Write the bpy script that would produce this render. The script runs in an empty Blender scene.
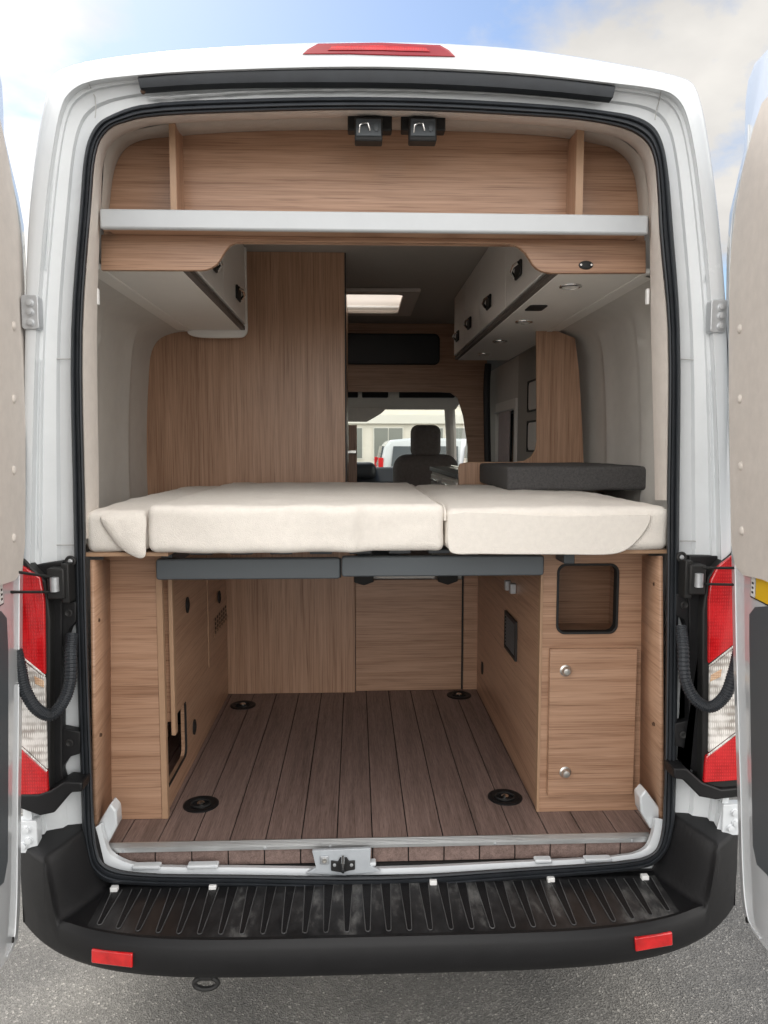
import bpy, bmesh, math, random
from mathutils import Vector, Matrix
random.seed(7)
sc = bpy.context.scene
COL = sc.collection
R = math.radians

# ------------------------------------------------------------------ camera
EYE = Vector((-0.06, 0.0, 1.76))
FPX, W, H = 739.6, 768, 1024
YAW, PITCH = R(2.17), R(5.02)
fw = Vector((math.sin(YAW)*math.cos(PITCH), math.cos(YAW)*math.cos(PITCH), -math.sin(PITCH)))
rt = Vector((math.cos(YAW), -math.sin(YAW), 0))
up = rt.cross(fw)
cam = bpy.data.cameras.new('camera')
cam.sensor_width = 36; cam.lens = FPX/1024*36
cam.clip_start = 0.05; cam.clip_end = 2000
cam_ob = bpy.data.objects.new('camera', cam); COL.objects.link(cam_ob)
cam_ob.matrix_world = Matrix.Translation(EYE) @ Matrix((rt, up, -fw)).transposed().to_4x4()
sc.camera = cam_ob

# the sight line of a measured point, cut by a real plane of the van
def ray(px, py):
    return fw + rt*((px-W/2)/FPX) + up*((H/2-py)/FPX)
def at(px, py, Y):
    d = ray(px, py); return EYE + d*((Y-EYE.y)/d.y)
def atx(px, py, X):
    d = ray(px, py); return EYE + d*((X-EYE.x)/d.x)
def atz(px, py, Z):
    d = ray(px, py); return EYE + d*((Z-EYE.z)/d.z)

# ------------------------------------------------------------------ materials
def new_mat(name):
    m = bpy.data.materials.new(name); m.use_nodes = True
    nt = m.node_tree
    return m, nt, nt.nodes['Principled BSDF']
def plain(name, col, rough=0.5, metal=0.0, coat=0.0, spec=0.5, noise=0.0, nscale=20, bump=0.0, bscale=200, trans=0.0):
    m, nt, b = new_mat(name)
    b.inputs['Base Color'].default_value = (*col, 1)
    b.inputs['Roughness'].default_value = rough
    b.inputs['Metallic'].default_value = metal
    b.inputs['Coat Weight'].default_value = coat
    b.inputs['Specular IOR Level'].default_value = spec
    b.inputs['Transmission Weight'].default_value = trans
    tc = nt.nodes.new('ShaderNodeTexCoord')
    if noise > 0:
        n = nt.nodes.new('ShaderNodeTexNoise'); n.inputs['Scale'].default_value = nscale
        n.inputs['Detail'].default_value = 6; n.inputs['Roughness'].default_value = 0.65
        nt.links.new(tc.outputs['Object'], n.inputs['Vector'])
        r = nt.nodes.new('ShaderNodeValToRGB')
        r.color_ramp.elements[0].position = 0.3; r.color_ramp.elements[1].position = 0.72
        r.color_ramp.elements[0].color = (*[c*(1-noise) for c in col], 1)
        r.color_ramp.elements[1].color = (*[min(1, c*(1+noise*0.6)) for c in col], 1)
        nt.links.new(n.outputs['Fac'], r.inputs['Fac'])
        nt.links.new(r.outputs['Color'], b.inputs['Base Color'])
        mr = nt.nodes.new('ShaderNodeMapRange')
        mr.inputs['To Min'].default_value = max(0.02, rough-0.1); mr.inputs['To Max'].default_value = min(1, rough+0.12)
        nt.links.new(n.outputs['Fac'], mr.inputs['Value'])
        nt.links.new(mr.outputs['Result'], b.inputs['Roughness'])
    if bump > 0:
        n2 = nt.nodes.new('ShaderNodeTexNoise'); n2.inputs['Scale'].default_value = bscale
        n2.inputs['Detail'].default_value = 4
        nt.links.new(tc.outputs['Object'], n2.inputs['Vector'])
        bp = nt.nodes.new('ShaderNodeBump'); bp.inputs['Strength'].default_value = bump
        bp.inputs['Distance'].default_value = 0.004
        nt.links.new(n2.outputs['Fac'], bp.inputs['Height'])
        nt.links.new(bp.outputs['Normal'], b.inputs['Normal'])
    return m

def wood(name, scale, dark, mid, light, fine=(1, 1, 1), rough=0.36, bump=0.12):
    m, nt, b = new_mat(name)
    N, L = nt.nodes.new, nt.links.new
    tc = N('ShaderNodeTexCoord'); oi = N('ShaderNodeObjectInfo')
    off = N('ShaderNodeVectorMath'); off.operation = 'SCALE'
    comb = N('ShaderNodeCombineXYZ')
    L(oi.outputs['Random'], comb.inputs[0]); L(oi.outputs['Random'], comb.inputs[1]); L(oi.outputs['Random'], comb.inputs[2])
    L(comb.outputs[0], off.inputs[0]); off.inputs['Scale'].default_value = 13.7
    add = N('ShaderNodeVectorMath'); add.operation = 'ADD'
    L(tc.outputs['Object'], add.inputs[0]); L(off.outputs[0], add.inputs[1])
    def noise(sc_, detail, rgh, dist):
        mp = N('ShaderNodeMapping'); mp.inputs['Scale'].default_value = sc_
        L(add.outputs[0], mp.inputs['Vector'])
        n = N('ShaderNodeTexNoise'); n.inputs['Scale'].default_value = 1
        n.inputs['Detail'].default_value = detail; n.inputs['Roughness'].default_value = rgh
        n.inputs['Distortion'].default_value = dist
        L(mp.outputs[0], n.inputs['Vector'])
        return n
    n1 = noise(scale, 5, 0.62, 0.35)
    n2 = noise(tuple(a*f for a, f in zip(scale, fine)), 3, 0.6, 0.1)
    n3 = noise(tuple(a*0.22 for a in scale), 2, 0.5, 0.0)
    m1 = N('ShaderNodeMath'); m1.operation = 'MULTIPLY_ADD'; m1.inputs[1].default_value = 0.42
    L(n2.outputs['Fac'], m1.inputs[0])
    m2 = N('ShaderNodeMath'); m2.operation = 'MULTIPLY'; m2.inputs[1].default_value = 0.38
    L(n1.outputs['Fac'], m2.inputs[0]); L(m2.outputs[0], m1.inputs[2])
    m3 = N('ShaderNodeMath'); m3.operation = 'MULTIPLY_ADD'; m3.inputs[1].default_value = 0.2
    L(n3.outputs['Fac'], m3.inputs[0]); L(m1.outputs[0], m3.inputs[2])
    r = N('ShaderNodeValToRGB'); e = r.color_ramp.elements
    e[0].position = 0.34; e[0].color = (*dark, 1); e[1].position = 0.64; e[1].color = (*light, 1)
    k = r.color_ramp.elements.new(0.48); k.color = (*mid, 1)
    L(m3.outputs[0], r.inputs['Fac'])
    # fine dark pore lines along the grain
    n4 = noise(tuple(a*f*q_ for a, f, q_ in zip(scale, fine, (2.6, 2.6, 2.6))), 2, 0.5, 0.05)
    pr_ = N('ShaderNodeValToRGB'); pr_.color_ramp.elements[0].position = .30; pr_.color_ramp.elements[0].color = (.62, .58, .55, 1)
    pr_.color_ramp.elements[1].position = .46; pr_.color_ramp.elements[1].color = (1, 1, 1, 1)
    L(n4.outputs['Fac'], pr_.inputs['Fac'])
    mu = N('ShaderNodeMix'); mu.data_type = 'RGBA'; mu.blend_type = 'MULTIPLY'; mu.inputs[0].default_value = 1
    L(r.outputs['Color'], mu.inputs[6]); L(pr_.outputs['Color'], mu.inputs[7])
    L(mu.outputs[2], b.inputs['Base Color'])
    b.inputs['Roughness'].default_value = rough
    bp = N('ShaderNodeBump'); bp.inputs['Strength'].default_value = bump; bp.inputs['Distance'].default_value = 0.002
    L(n2.outputs['Fac'], bp.inputs['Height']); L(bp.outputs['Normal'], b.inputs['Normal'])
    return m

WD, WM, WL = (0.250, 0.132, 0.078), (0.415, 0.247, 0.158), (0.515, 0.327, 0.222)
M = {}
M['wood_h'] = wood('oak_laminate_level_grain', (1.6, 1.6, 42), WD, WM, WL, (1.5, 1.5, 4.5))
M['wood_v'] = wood('oak_laminate_upright_grain', (42, 42, 1.4), WD, WM, WL, (4.0, 4.0, 1.5))
M['edge'] = plain('oak_edge_band', (0.42, 0.265, 0.165), 0.4, noise=.07, nscale=30)
M['deck'] = wood('brown_plank_floor', (60, 2.2, 60), (0.100, 0.068, 0.059), (0.200, 0.139, 0.121), (0.295, 0.21, 0.185), (5, 5, 5), rough=0.5, bump=0.25)
M['deck_gap'] = plain('dark_gap', (0.008, 0.007, 0.007), 0.9)
M['paint'] = plain('white_paint', (0.645, 0.675, 0.70), 0.22, coat=0.5, noise=0.04, nscale=4)
M['jamb'] = plain('white_jamb_paint', (0.66, 0.69, 0.71), 0.32, coat=0.3, noise=0.06, nscale=7)
M['rubber'] = plain('black_rubber', (0.028, 0.032, 0.038), 0.5, spec=0.4, noise=0.25, nscale=14)
M['seam'] = plain('grey_sealer', (0.42, 0.42, 0.41), 0.7)
M['plastic'] = plain('black_plastic', (0.008, 0.008, 0.009), 0.48, spec=0.35, noise=0.2, nscale=18, bump=0.25, bscale=900)
M['tread'] = plain('black_step_plastic', (0.085, 0.086, 0.088), 0.4, spec=0.5, noise=0.6, nscale=9, bump=0.15, bscale=500)
M['dark'] = plain('matt_black', (0.012, 0.012, 0.012), 0.6)
M['trim'] = plain('beige_trim', (0.65, 0.60, 0.555), 0.7, noise=0.07, nscale=30, bump=0.3, bscale=700)
M['liner'] = plain('grey_liner', (0.62, 0.60, 0.565), 0.6, noise=0.06, nscale=12, bump=0.15, bscale=500)
M['headliner'] = plain('headliner_felt', (0.47, 0.43, 0.385), 0.9, noise=0.06, nscale=40, bump=0.3, bscale=800)
M['ceiling'] = plain('ceiling_felt', (0.42, 0.40, 0.37), 0.9, noise=0.05, nscale=30)
M['board'] = plain('pale_grey_board', (0.80, 0.78, 0.74), 0.45, noise=0.03, nscale=10)
M['cupboard_white'] = plain('white_laminate', (0.76, 0.74, 0.71), 0.35, noise=0.03, nscale=6)
M['alu'] = plain('satin_aluminium', (0.62, 0.63, 0.63), 0.38, metal=0.75, noise=0.05, nscale=20)
M['lip'] = plain('pale_shelf_edge', (0.52, 0.545, 0.565), 0.4, noise=0.04, nscale=10)
M['chrome'] = plain('chrome', (0.75, 0.75, 0.74), 0.16, metal=1.0)
M['nickel'] = plain('brushed_nickel', (0.66, 0.64, 0.60), 0.3, metal=0.9)
M['plate'] = plain('painted_plate', (0.44, 0.47, 0.50), 0.35, noise=0.08, nscale=30)
M['brake_red'] = plain('brake_lamp_red', (0.30, 0.006, 0.014), 0.15, coat=1.0)
M['gap_brown'] = plain('brown_gap_profile', (0.11, 0.095, 0.085), 0.6)
M['steel'] = plain('galvanised_steel', (0.50, 0.52, 0.54), 0.42, metal=0.55, noise=0.15, nscale=30)
M['frame_grey'] = plain('powder_coated_grey', (0.078, 0.090, 0.100), 0.45, bump=0.1, bscale=900)
M['slat'] = plain('grey_slat', (0.08, 0.09, 0.10), 0.5)
M['ticking'] = plain('cream_fabric', (0.80, 0.755, 0.695), 0.9, noise=0.05, nscale=60, bump=0.5, bscale=420)
M['felt'] = plain('dark_grey_felt', (0.085, 0.082, 0.082), 0.95, noise=0.35, nscale=140, bump=0.6, bscale=300)
M['seat'] = plain('seat_fabric', (0.28, 0.25, 0.235), 0.9, noise=0.2, nscale=50)
M['dash'] = plain('dashboard', (0.022, 0.024, 0.028), 0.5)
M['curtain'] = plain('curtain_cloth', (0.45, 0.40, 0.40), 0.9, noise=0.1, nscale=20)
M['red'] = plain('red_plastic', (0.60, 0.004, 0.006), 0.3, spec=.3)
M['screw'] = plain('screw_cover', (0.09, 0.05, 0.03), 0.5)
M['yellow'] = plain('yellow_label', (0.80, 0.50, 0.02), 0.4)
M['whitelabel'] = plain('white_label', (0.78, 0.78, 0.77), 0.4)
M['niche'] = plain('niche_lining', (0.80, 0.78, 0.75), 0.6)

def lens(name, c1, c2, freq_z, freq_x):
    m, nt, b = new_mat(name)
    N, L = nt.nodes.new, nt.links.new
    tc = N('ShaderNodeTexCoord')
    w = N('ShaderNodeTexWave'); w.bands_direction = 'Z'; w.inputs['Scale'].default_value = freq_z
    w2 = N('ShaderNodeTexWave'); w2.bands_direction = 'X'; w2.inputs['Scale'].default_value = freq_x
    n = N('ShaderNodeTexNoise'); n.inputs['Scale'].default_value = 26; n.inputs['Detail'].default_value = 4
    for t in (w, w2, n): L(tc.outputs['Object'], t.inputs['Vector'])
    mx = N('ShaderNodeMath'); mx.operation = 'MULTIPLY'; L(w.outputs['Fac'], mx.inputs[0]); L(w2.outputs['Fac'], mx.inputs[1])
    ad = N('ShaderNodeMath'); ad.operation = 'MULTIPLY_ADD'; ad.inputs[1].default_value = 0.35
    L(mx.outputs[0], ad.inputs[0]); L(n.outputs['Fac'], ad.inputs[2])
    r = N('ShaderNodeValToRGB'); r.color_ramp.elements[0].position = 0.40; r.color_ramp.elements[1].position = 0.72
    r.color_ramp.elements[0].color = (*c1, 1); r.color_ramp.elements[1].color = (*c2, 1)
    L(ad.outputs[0], r.inputs['Fac']); L(r.outputs['Color'], b.inputs['Base Color'])
    b.inputs['Roughness'].default_value = 0.18; b.inputs['Coat Weight'].default_value = 1.0; b.inputs['Coat Roughness'].default_value = 0.04
    bp = N('ShaderNodeBump'); bp.inputs['Strength'].default_value = 0.18; bp.inputs['Distance'].default_value = 0.003
    L(mx.outputs[0], bp.inputs['Height']); L(bp.outputs['Normal'], b.inputs['Normal'])
    return m
M['lens_red'] = lens('red_lens', (0.40, 0.004, 0.006), (0.60, 0.012, 0.016), 34, 50)
M['lens_clear'] = lens('clear_lens', (0.34, 0.31, 0.28), (0.82, 0.80, 0.77), 16, 60)
M['reflector'] = lens('prism_reflector', (0.40, 0.002, 0.003), (0.72, 0.008, 0.010), 130, 130)
M['lens_amber'] = lens('amber_lens', (0.50, 0.30, 0.18), (0.76, 0.55, 0.38), 50, 60)

def glass(name, tint, refl=0.12):
    m, nt, b = new_mat(name); nt.nodes.remove(b)
    N, L = nt.nodes.new, nt.links.new
    t = N('ShaderNodeBsdfTransparent'); t.inputs['Color'].default_value = (*tint, 1)
    g = N('ShaderNodeBsdfGlossy'); g.inputs['Roughness'].default_value = 0.02
    f = N('ShaderNodeFresnel'); f.inputs['IOR'].default_value = 1.45
    mx = N('ShaderNodeMixShader'); L(f.outputs[0], mx.inputs[0]); L(t.outputs[0], mx.inputs[1]); L(g.outputs[0], mx.inputs[2])
    L(mx.outputs[0], nt.nodes['Material Output'].inputs['Surface'])
    return m
M['tinted'] = glass('tinted_glass', (0.30, 0.32, 0.33))
M['glass'] = glass('clear_glass', (0.86, 0.90, 0.86))
M['smoked'] = plain('dark_window_glass', (0.035, 0.045, 0.05), 0.06, spec=0.8)
def translucent(name, col):
    m, nt, b = new_mat(name); b.inputs['Base Color'].default_value = (*col, 1); b.inputs['Roughness'].default_value = .8
    t = nt.nodes.new('ShaderNodeBsdfTranslucent'); t.inputs['Color'].default_value = (*col, 1)
    mx = nt.nodes.new('ShaderNodeMixShader'); mx.inputs[0].default_value = .6
    nt.links.new(b.outputs[0], mx.inputs[1]); nt.links.new(t.outputs[0], mx.inputs[2])
    nt.links.new(mx.outputs[0], nt.nodes['Material Output'].inputs['Surface'])
    return m
M['hatch_blind'] = translucent('hatch_blind', (0.80, 0.72, 0.64))

# ------------------------------------------------------------------ mesh builder
class MB:
    def __init__(s): s.v = []; s.f = []
    def add(s, vs, fs):
        o = len(s.v); s.v += [Vector(p) for p in vs]; s.f += [[i+o for i in f] for f in fs]; return s
    def box(s, x0, x1, y0, y1, z0, z1):
        return s.add([(x, y, z) for z in (z0, z1) for y in (y0, y1) for x in (x0, x1)],
                     [(0, 2, 3, 1), (4, 5, 7, 6), (0, 1, 5, 4), (2, 6, 7, 3), (0, 4, 6, 2), (1, 3, 7, 5)])
    def prism(s, pts, off):
        n = len(pts); off = Vector(off)
        pts = [Vector(p) for p in pts]
        return s.add(pts + [p+off for p in pts],
                     [list(range(n)), list(range(2*n-1, n-1, -1))] + [[(i+1) % n, i, i+n, (i+1) % n+n] for i in range(n)])
    def frame(s, outer, inner, off):
        n = len(outer); off = Vector(off)
        o = [Vector(p) for p in outer]; i_ = [Vector(p) for p in inner]
        vs = o + i_ + [p+off for p in o] + [p+off for p in i_]
        fs = []
        for k in range(n):
            j = (k+1) % n
            fs += [(k, j, n+j, n+k), (2*n+j, 2*n+k, 3*n+k, 3*n+j), (j, k, 2*n+k, 2*n+j), (n+k, n+j, 3*n+j, 3*n+k)]
        return s.add(vs, fs)
    def loft(s, rings, closed=True, caps=False):
        n = len(rings[0]); vs = [p for r in rings for p in r]; fs = []
        for a in range(len(rings)-1):
            for k in range(n if closed else n-1):
                j = (k+1) % n
                fs.append((a*n+k, a*n+j, (a+1)*n+j, (a+1)*n+k))
        if caps: fs += [list(range(n-1, -1, -1)), [(len(rings)-1)*n+k for k in range(n)]]
        return s.add(vs, fs)
    def tube(s, pts, r, n=10, closed=False, caps=True):
        pts = [Vector(p) for p in pts]; m = len(pts); rings = []
        ref = None
        for i, p in enumerate(pts):
            a = pts[(i-1) % m] if (closed or i > 0) else p
            b = pts[(i+1) % m] if (closed or i < m-1) else p
            t = (b-a).normalized()
            if ref is None:
                ref = Vector((0, 0, 1)) if abs(t.z) < 0.9 else Vector((1, 0, 0))
            u = (ref - t*ref.dot(t)).normalized(); w = t.cross(u); ref = u
            rr = r[i] if isinstance(r, (list, tuple)) else r
            rings.append([p + (u*math.cos(2*math.pi*k/n) + w*math.sin(2*math.pi*k/n))*rr for k in range(n)])
        if closed: rings.append(rings[0])
        return s.loft(rings, True, caps and not closed)
    def lathe(s, c, axis, prof, n=20, sx=1.0, sy=1.0):
        c = Vector(c); axis = Vector(axis).normalized()
        ref = Vector((0, 0, 1)) if abs(axis.z) < 0.9 else Vector((1, 0, 0))
        u = (ref-axis*ref.dot(axis)).normalized(); w = axis.cross(u)
        rings = [[c + axis*h + (u*math.cos(2*math.pi*k/n)*r*sy + w*math.sin(2*math.pi*k/n)*r*sx) for k in range(n)] for r, h in prof]
        return s.loft(rings, True, True)
    def build(s, name, mat, parent=None, bevel=0.0, smooth=35, sub=0, kind=None, label=None, solid=0.0):
        me = bpy.data.meshes.new(name)
        me.from_pydata([tuple(p) for p in s.v], [], s.f)
        bm = bmesh.new(); bm.from_mesh(me)
        bmesh.ops.remove_doubles(bm, verts=bm.verts, dist=1e-5)
        bmesh.ops.recalc_face_normals(bm, faces=bm.faces)
        bm.to_mesh(me); bm.free()
        me.materials.append(mat if not isinstance(mat, str) else M[mat])
        o = bpy.data.objects.new(name, me); COL.objects.link(o)
        if smooth:
            me.shade_smooth(); me.set_sharp_from_angle(angle=R(smooth))
        if solid:
            md = o.modifiers.new('solid', 'SOLIDIFY'); md.thickness = solid; md.offset = 0
        if bevel:
            md = o.modifiers.new('bevel', 'BEVEL'); md.width = bevel; md.segments = 2; md.limit_method = 'ANGLE'; md.angle_limit = R(35)
        if sub:
            md = o.modifiers.new('sub', 'SUBSURF'); md.levels = sub; md.render_levels = sub
        if parent: adopt(o, parent)
        if kind: o['kind'] = kind
        if label: o['label'] = label
        return o
def world_loc(o):
    l = Vector(o.location)
    return l
def adopt(o, parent):
    o.parent = parent
    if parent.type == 'EMPTY':
        o.matrix_parent_inverse = Matrix.Translation(-Vector(parent.location))
def thing(name, label, cat, loc, group=None):
    o = bpy.data.objects.new(name, None); COL.objects.link(o)
    o.location = loc; o.empty_display_size = 0.1
    o['label'] = label; o['category'] = cat
    if group: o['group'] = group
    return o
def tag(o, label, cat, group=None):
    o['label'] = label; o['category'] = cat
    if group: o['group'] = group
    return o
def rrect(x0, x1, z0, z1, r, n=6):
    out = []
    for cx, cz, a0 in ((x1-r, z1-r, 0), (x0+r, z1-r, 90), (x0+r, z0+r, 180), (x1-r, z0+r, 270)):
        for k in range(n+1):
            a = R(a0+90*k/n); out.append((cx+r*math.cos(a), cz+r*math.sin(a)))
    return out
def outer_for(inner, x0, x1, z0, z1):
    # a rectangle outline with one point per inner point, so a hole can be bridged to it
    out = []; n = len(inner)//4
    corners = [(x1, z1), (x0, z1), (x0, z0), (x1, z0)]
    for q in range(4):
        for k in range(n):
            ix, iz = inner[q*n+k]; cx, cz = corners[q]
            if k == n//2: out.append((cx, cz))
            else:
                first = k < n//2
                if q == 0: out.append((cx, min(iz, cz)) if first else (ix, cz))
                if q == 1: out.append((ix, cz) if first else (cx, iz))
                if q == 2: out.append((cx, iz) if first else (ix, cz))
                if q == 3: out.append((ix, cz) if first else (cx, iz))
    return out
def catmull(pts, closed=False, sub=6):
    pts = [Vector(p) for p in pts]; n = len(pts); out = []
    rng = n if closed else n-1
    for i in range(rng):
        p0 = pts[(i-1) % n] if (closed or i > 0) else pts[0]*2-pts[1]
        p1, p2 = pts[i], pts[(i+1) % n]
        p3 = pts[(i+2) % n] if (closed or i+2 < n) else pts[-1]*2-pts[-2]
        for k in range(sub):
            t = k/sub; a = (p1-p0).length**.5+1e-6; b = (p2-p1).length**.5+1e-6; c = (p3-p2).length**.5+1e-6
            m1 = (p2-p1) + b*((p1-p0)/a - (p2-p0)/(a+b)); m2 = (p2-p1) + b*((p3-p2)/c - (p3-p1)/(b+c))
            out.append((2*t**3-3*t*t+1)*p1 + (t**3-2*t*t+t)*m1 + (-2*t**3+3*t*t)*p2 + (t**3-t*t)*m2)
    if not closed: out.append(pts[-1])
    return out
def rounded_block(x0, x1, y0, y1, z0, z1, r, crown=0.0, seed=0, wr=0.0, step=0.03, front=None):
    # a stuffed cushion: box grid pushed to rounded edges, crowned top, small wrinkles
    from mathutils import noise as NZ
    nx = max(4, int((x1-x0)/step)); ny = max(4, int((y1-y0)/step)); nz = max(4, int((z1-z0)/step*1.5))
    def axis(a0, a1, n):
        L = a1-a0; t = [0, r*.12, r*.35, r*.65, r] ; q = [a0+v for v in t]
        m = [a0+r+(L-2*r)*k/n for k in range(1, n)]
        return q + m + [a1-v for v in reversed(t)]
    X, Y, Z = axis(x0, x1, nx), axis(y0, y1, ny), axis(z0, z1, nz)
    idx = {}; vs = []; fs = []
    def vid(p):
        k = tuple(round(c, 5) for c in p)
        if k not in idx:
            idx[k] = len(vs); vs.append(Vector(p))
        return idx[k]
    for A, B, f in ((X, Y, lambda a, b: (a, b, z0)), (X, Y, lambda a, b: (a, b, z1)), (X, Z, lambda a, b: (a, y0, b)),
                    (X, Z, lambda a, b: (a, y1, b)), (Y, Z, lambda a, b: (x0, a, b)), (Y, Z, lambda a, b: (x1, a, b))):
        for i in range(len(A)-1):
            for j in range(len(B)-1):
                fs.append([vid(f(A[i], B[j])), vid(f(A[i+1], B[j])), vid(f(A[i+1], B[j+1])), vid(f(A[i], B[j+1]))])
    out = []
    for p in vs:
        c = Vector((min(max(p.x, x0+r), x1-r), min(max(p.y, y0+r), y1-r), min(max(p.z, z0+r), z1-r)))
        d = p-c
        if d.length > 1e-9: q = c + d.normalized()*r*(d.length/r if d.length < r else 1)
        else: q = p.copy()
        u = (q.x-x0)/(x1-x0)*2-1; v = (q.y-y0)/(y1-y0)*2-1; w = (q.z-z0)/(z1-z0)
        q.z += crown*(1-u**4)*(1-v**4)*max(0, w)
        if wr:
            nn = NZ.noise_vector(Vector((q.x*9+seed, q.y*9, q.z*14)))
            n2 = NZ.noise_vector(Vector((q.x*26+seed, q.y*26, q.z*36)))
            q += (nn*wr + n2*wr*0.3)
        if front: q = front(q)
        out.append(q)
    return MB().add(out, fs)

# ------------------------------------------------------------------ setting
g = MB()
g.add([(-300, -300, 0), (300, -300, 0), (300, 300, 0), (-300, 300, 0)], [(0, 1, 2, 3)])
def asphalt():
    m, nt, b = new_mat('asphalt')
    N, L = nt.nodes.new, nt.links.new
    tc = N('ShaderNodeTexCoord')
    v = N('ShaderNodeTexVoronoi'); v.inputs['Scale'].default_value = 170; L(tc.outputs['Object'], v.inputs['Vector'])
    n = N('ShaderNodeTexNoise'); n.inputs['Scale'].default_value = 1.6; n.inputs['Detail'].default_value = 8; n.inputs['Roughness'].default_value = .65
    L(tc.outputs['Object'], n.inputs['Vector'])
    n2 = N('ShaderNodeTexNoise'); n2.inputs['Scale'].default_value = 210; n2.inputs['Detail'].default_value = 3; L(tc.outputs['Object'], n2.inputs['Vector'])
    sep = N('ShaderNodeSeparateColor'); L(v.outputs['Color'], sep.inputs[0])
    r = N('ShaderNodeValToRGB'); cr = r.color_ramp
    cr.elements[0].position = 0; cr.elements[0].color = (.135, .131, .125, 1)
    cr.elements[1].position = 1; cr.elements[1].color = (.40, .385, .36, 1)
    for p_, c_ in ((.5, .172), (.82, .205), (.955, .25)):
        k = cr.elements.new(p_); k.color = (c_, c_*.975, c_*.93, 1)
    L(sep.outputs[0], r.inputs['Fac'])
    r2 = N('ShaderNodeValToRGB'); r2.color_ramp.elements[0].position = .32; r2.color_ramp.elements[0].color = (.72, .72, .72, 1)
    r2.color_ramp.elements[1].position = .68; r2.color_ramp.elements[1].color = (1.4, 1.38, 1.33, 1)
    L(n.outputs['Fac'], r2.inputs['Fac'])
    r3 = N('ShaderNodeValToRGB'); r3.color_ramp.elements[0].position = .3; r3.color_ramp.elements[0].color = (.74, .74, .74, 1)
    r3.color_ramp.elements[1].position = .7; r3.color_ramp.elements[1].color = (1.2, 1.2, 1.2, 1)
    L(n2.outputs['Fac'], r3.inputs['Fac'])
    m1 = N('ShaderNodeMix'); m1.data_type = 'RGBA'; m1.blend_type = 'MULTIPLY'; m1.inputs[0].default_value = 1
    L(r.outputs[0], m1.inputs[6]); L(r2.outputs[0], m1.inputs[7])
    m2 = N('ShaderNodeMix'); m2.data_type = 'RGBA'; m2.blend_type = 'MULTIPLY'; m2.inputs[0].default_value = 1
    L(m1.outputs[2], m2.inputs[6]); L(r3.outputs[0], m2.inputs[7])
    L(m2.outputs[2], b.inputs['Base Color']); b.inputs['Roughness'].default_value = .85
    bp = N('ShaderNodeBump'); bp.inputs['Strength'].default_value = .6; bp.inputs['Distance'].default_value = .006
    L(v.outputs['Distance'], bp.inputs['Height']); L(bp.outputs['Normal'], b.inputs['Normal'])
    return m
g.build('ground', asphalt(), kind='structure', smooth=0)

# ================================================================== THE VAN
EZ = EYE.z
FLOOR = EZ - 1.136         # load floor
BEDTOP, BEDBOT = EZ-0.160, EZ-0.284
van = thing('camper_van', 'white high roof camper van with both rear doors swung open', 'camper van', (0, 4.9, 0))

# --- contours of the rear opening, each point on the depth of its own edge
O_ = [(384,945),(240,945),(120,942),(70,935),(48,915),(32,880),(24,835),(22,790),(22,650),(23,500),(25,330),(29.5,209),(39,130),(47.8,90),(53,75.6),(73,65.5),(140,54),(250,45.5),(384,42),
      (510,48),(600,60.6),(676.6,76),(691.9,82.5),(699,96),(709.4,148),(719.5,228),(727,330),(731,500),(731,650),(729,800),(725,835),(717,870),(702,905),(680,925),(640,935),(520,942)]
J_ = [(384,935),(240,935),(124,930),(82,918),(58,895),(42,865),(34,830),(31,790),(30,650),(32,500),(37,330),(46.5,205),(54.7,143),(61,112),(67.4,97.4),(83,85),(136.7,76.5),(250,70.5),(384,68.5),
      (510,74),(600,83),(661,91),(672,95.6),(682,106.6),(691,135),(703.5,225),(712,330),(719,500),(722,650),(722,800),(716,830),(708,860),(694,885),(668,908),(635,920),(520,930)]
SO = [(384,890),(240,887),(135,885),(104,881),(91,869),(86,854),(82.5,830),(81,790),(76.5,650),(73,500),(71,330),(80,205),(84,157.6),(89,137.5),(98,123),(113,114),(140,105),(250,98.5),(384,97),
      (510,102),(600,110),(639,117.5),(655,128),(663,144),(668,170),(673,228),(680,330),(679.5,500),(678,650),(675.5,800),(674,825),(668,849),(655,864),(640,869),(623,871.5),(520,880)]
SI = [(384,876),(240,875),(142,873),(114,868.5),(102,861.5),(97,848),(94.5,828),(93,790),(88,650),(85,500),(82.5,330),(91,205),(95.7,155),(102,137.5),(113,126.6),(126,122),(145,117.5),(250,112),(384,110),
      (510,115),(592,121.5),(633,132),(648,144),(654.7,161),(657.5,188),(660,236),(668,330),(667,500),(666,650),(663.5,800),(661.5,834),(655,851),(643,857.5),(628,860),(612,862),(520,868)]
T_ = [(384,866),(240,865),(142,863),(124,858),(112,850),(107,838),(103,822),(101,790),(98,650),(99,500),(97,330),(101,205),(104,160),(110,146),(121,136),(134,131),(150,126),(250,120),(384,118),
      (510,123),(585,131),(622,140),(638,153),(645,170),(648,195),(649.5,236),(651,330),(655,500),(656,650),(654,800),(651,830),(644,846),(632,852),(620,854),(604,856),(520,860)]
def ring(px, Y, sub=4): return catmull([at(x, y, Y) for x, y in px], True, sub)
def mix(a, b, t): return [(x0+(x1-x0)*t, y0+(y1-y0)*t) for (x0, y0), (x1, y1) in zip(a, b)]
rO = ring(O_, 1.940); rOJ0 = ring(mix(O_, J_, .03), 1.929); rOJ = ring(mix(O_, J_, .10), 1.9235); rOK = ring(mix(O_, J_, .5), 1.921); rJ0 = ring(mix(O_, J_, .93), 1.9225); rJ = ring(J_, 1.930)
def ring_low(r):
    # along the sill the flange lies behind the bumper step
    for p in r: p.y += (2.0-p.y)*min(1, max(0, (EZ-1.13-p.z)/.05)) if p.y < 2.0 else 0
    return r
rJ2 = ring(mix(J_, SO, .10), 1.952); rM0 = ring(mix(J_, SO, .20), 1.954); rM1 = ring(mix(J_, SO, .26), 1.966)
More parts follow.
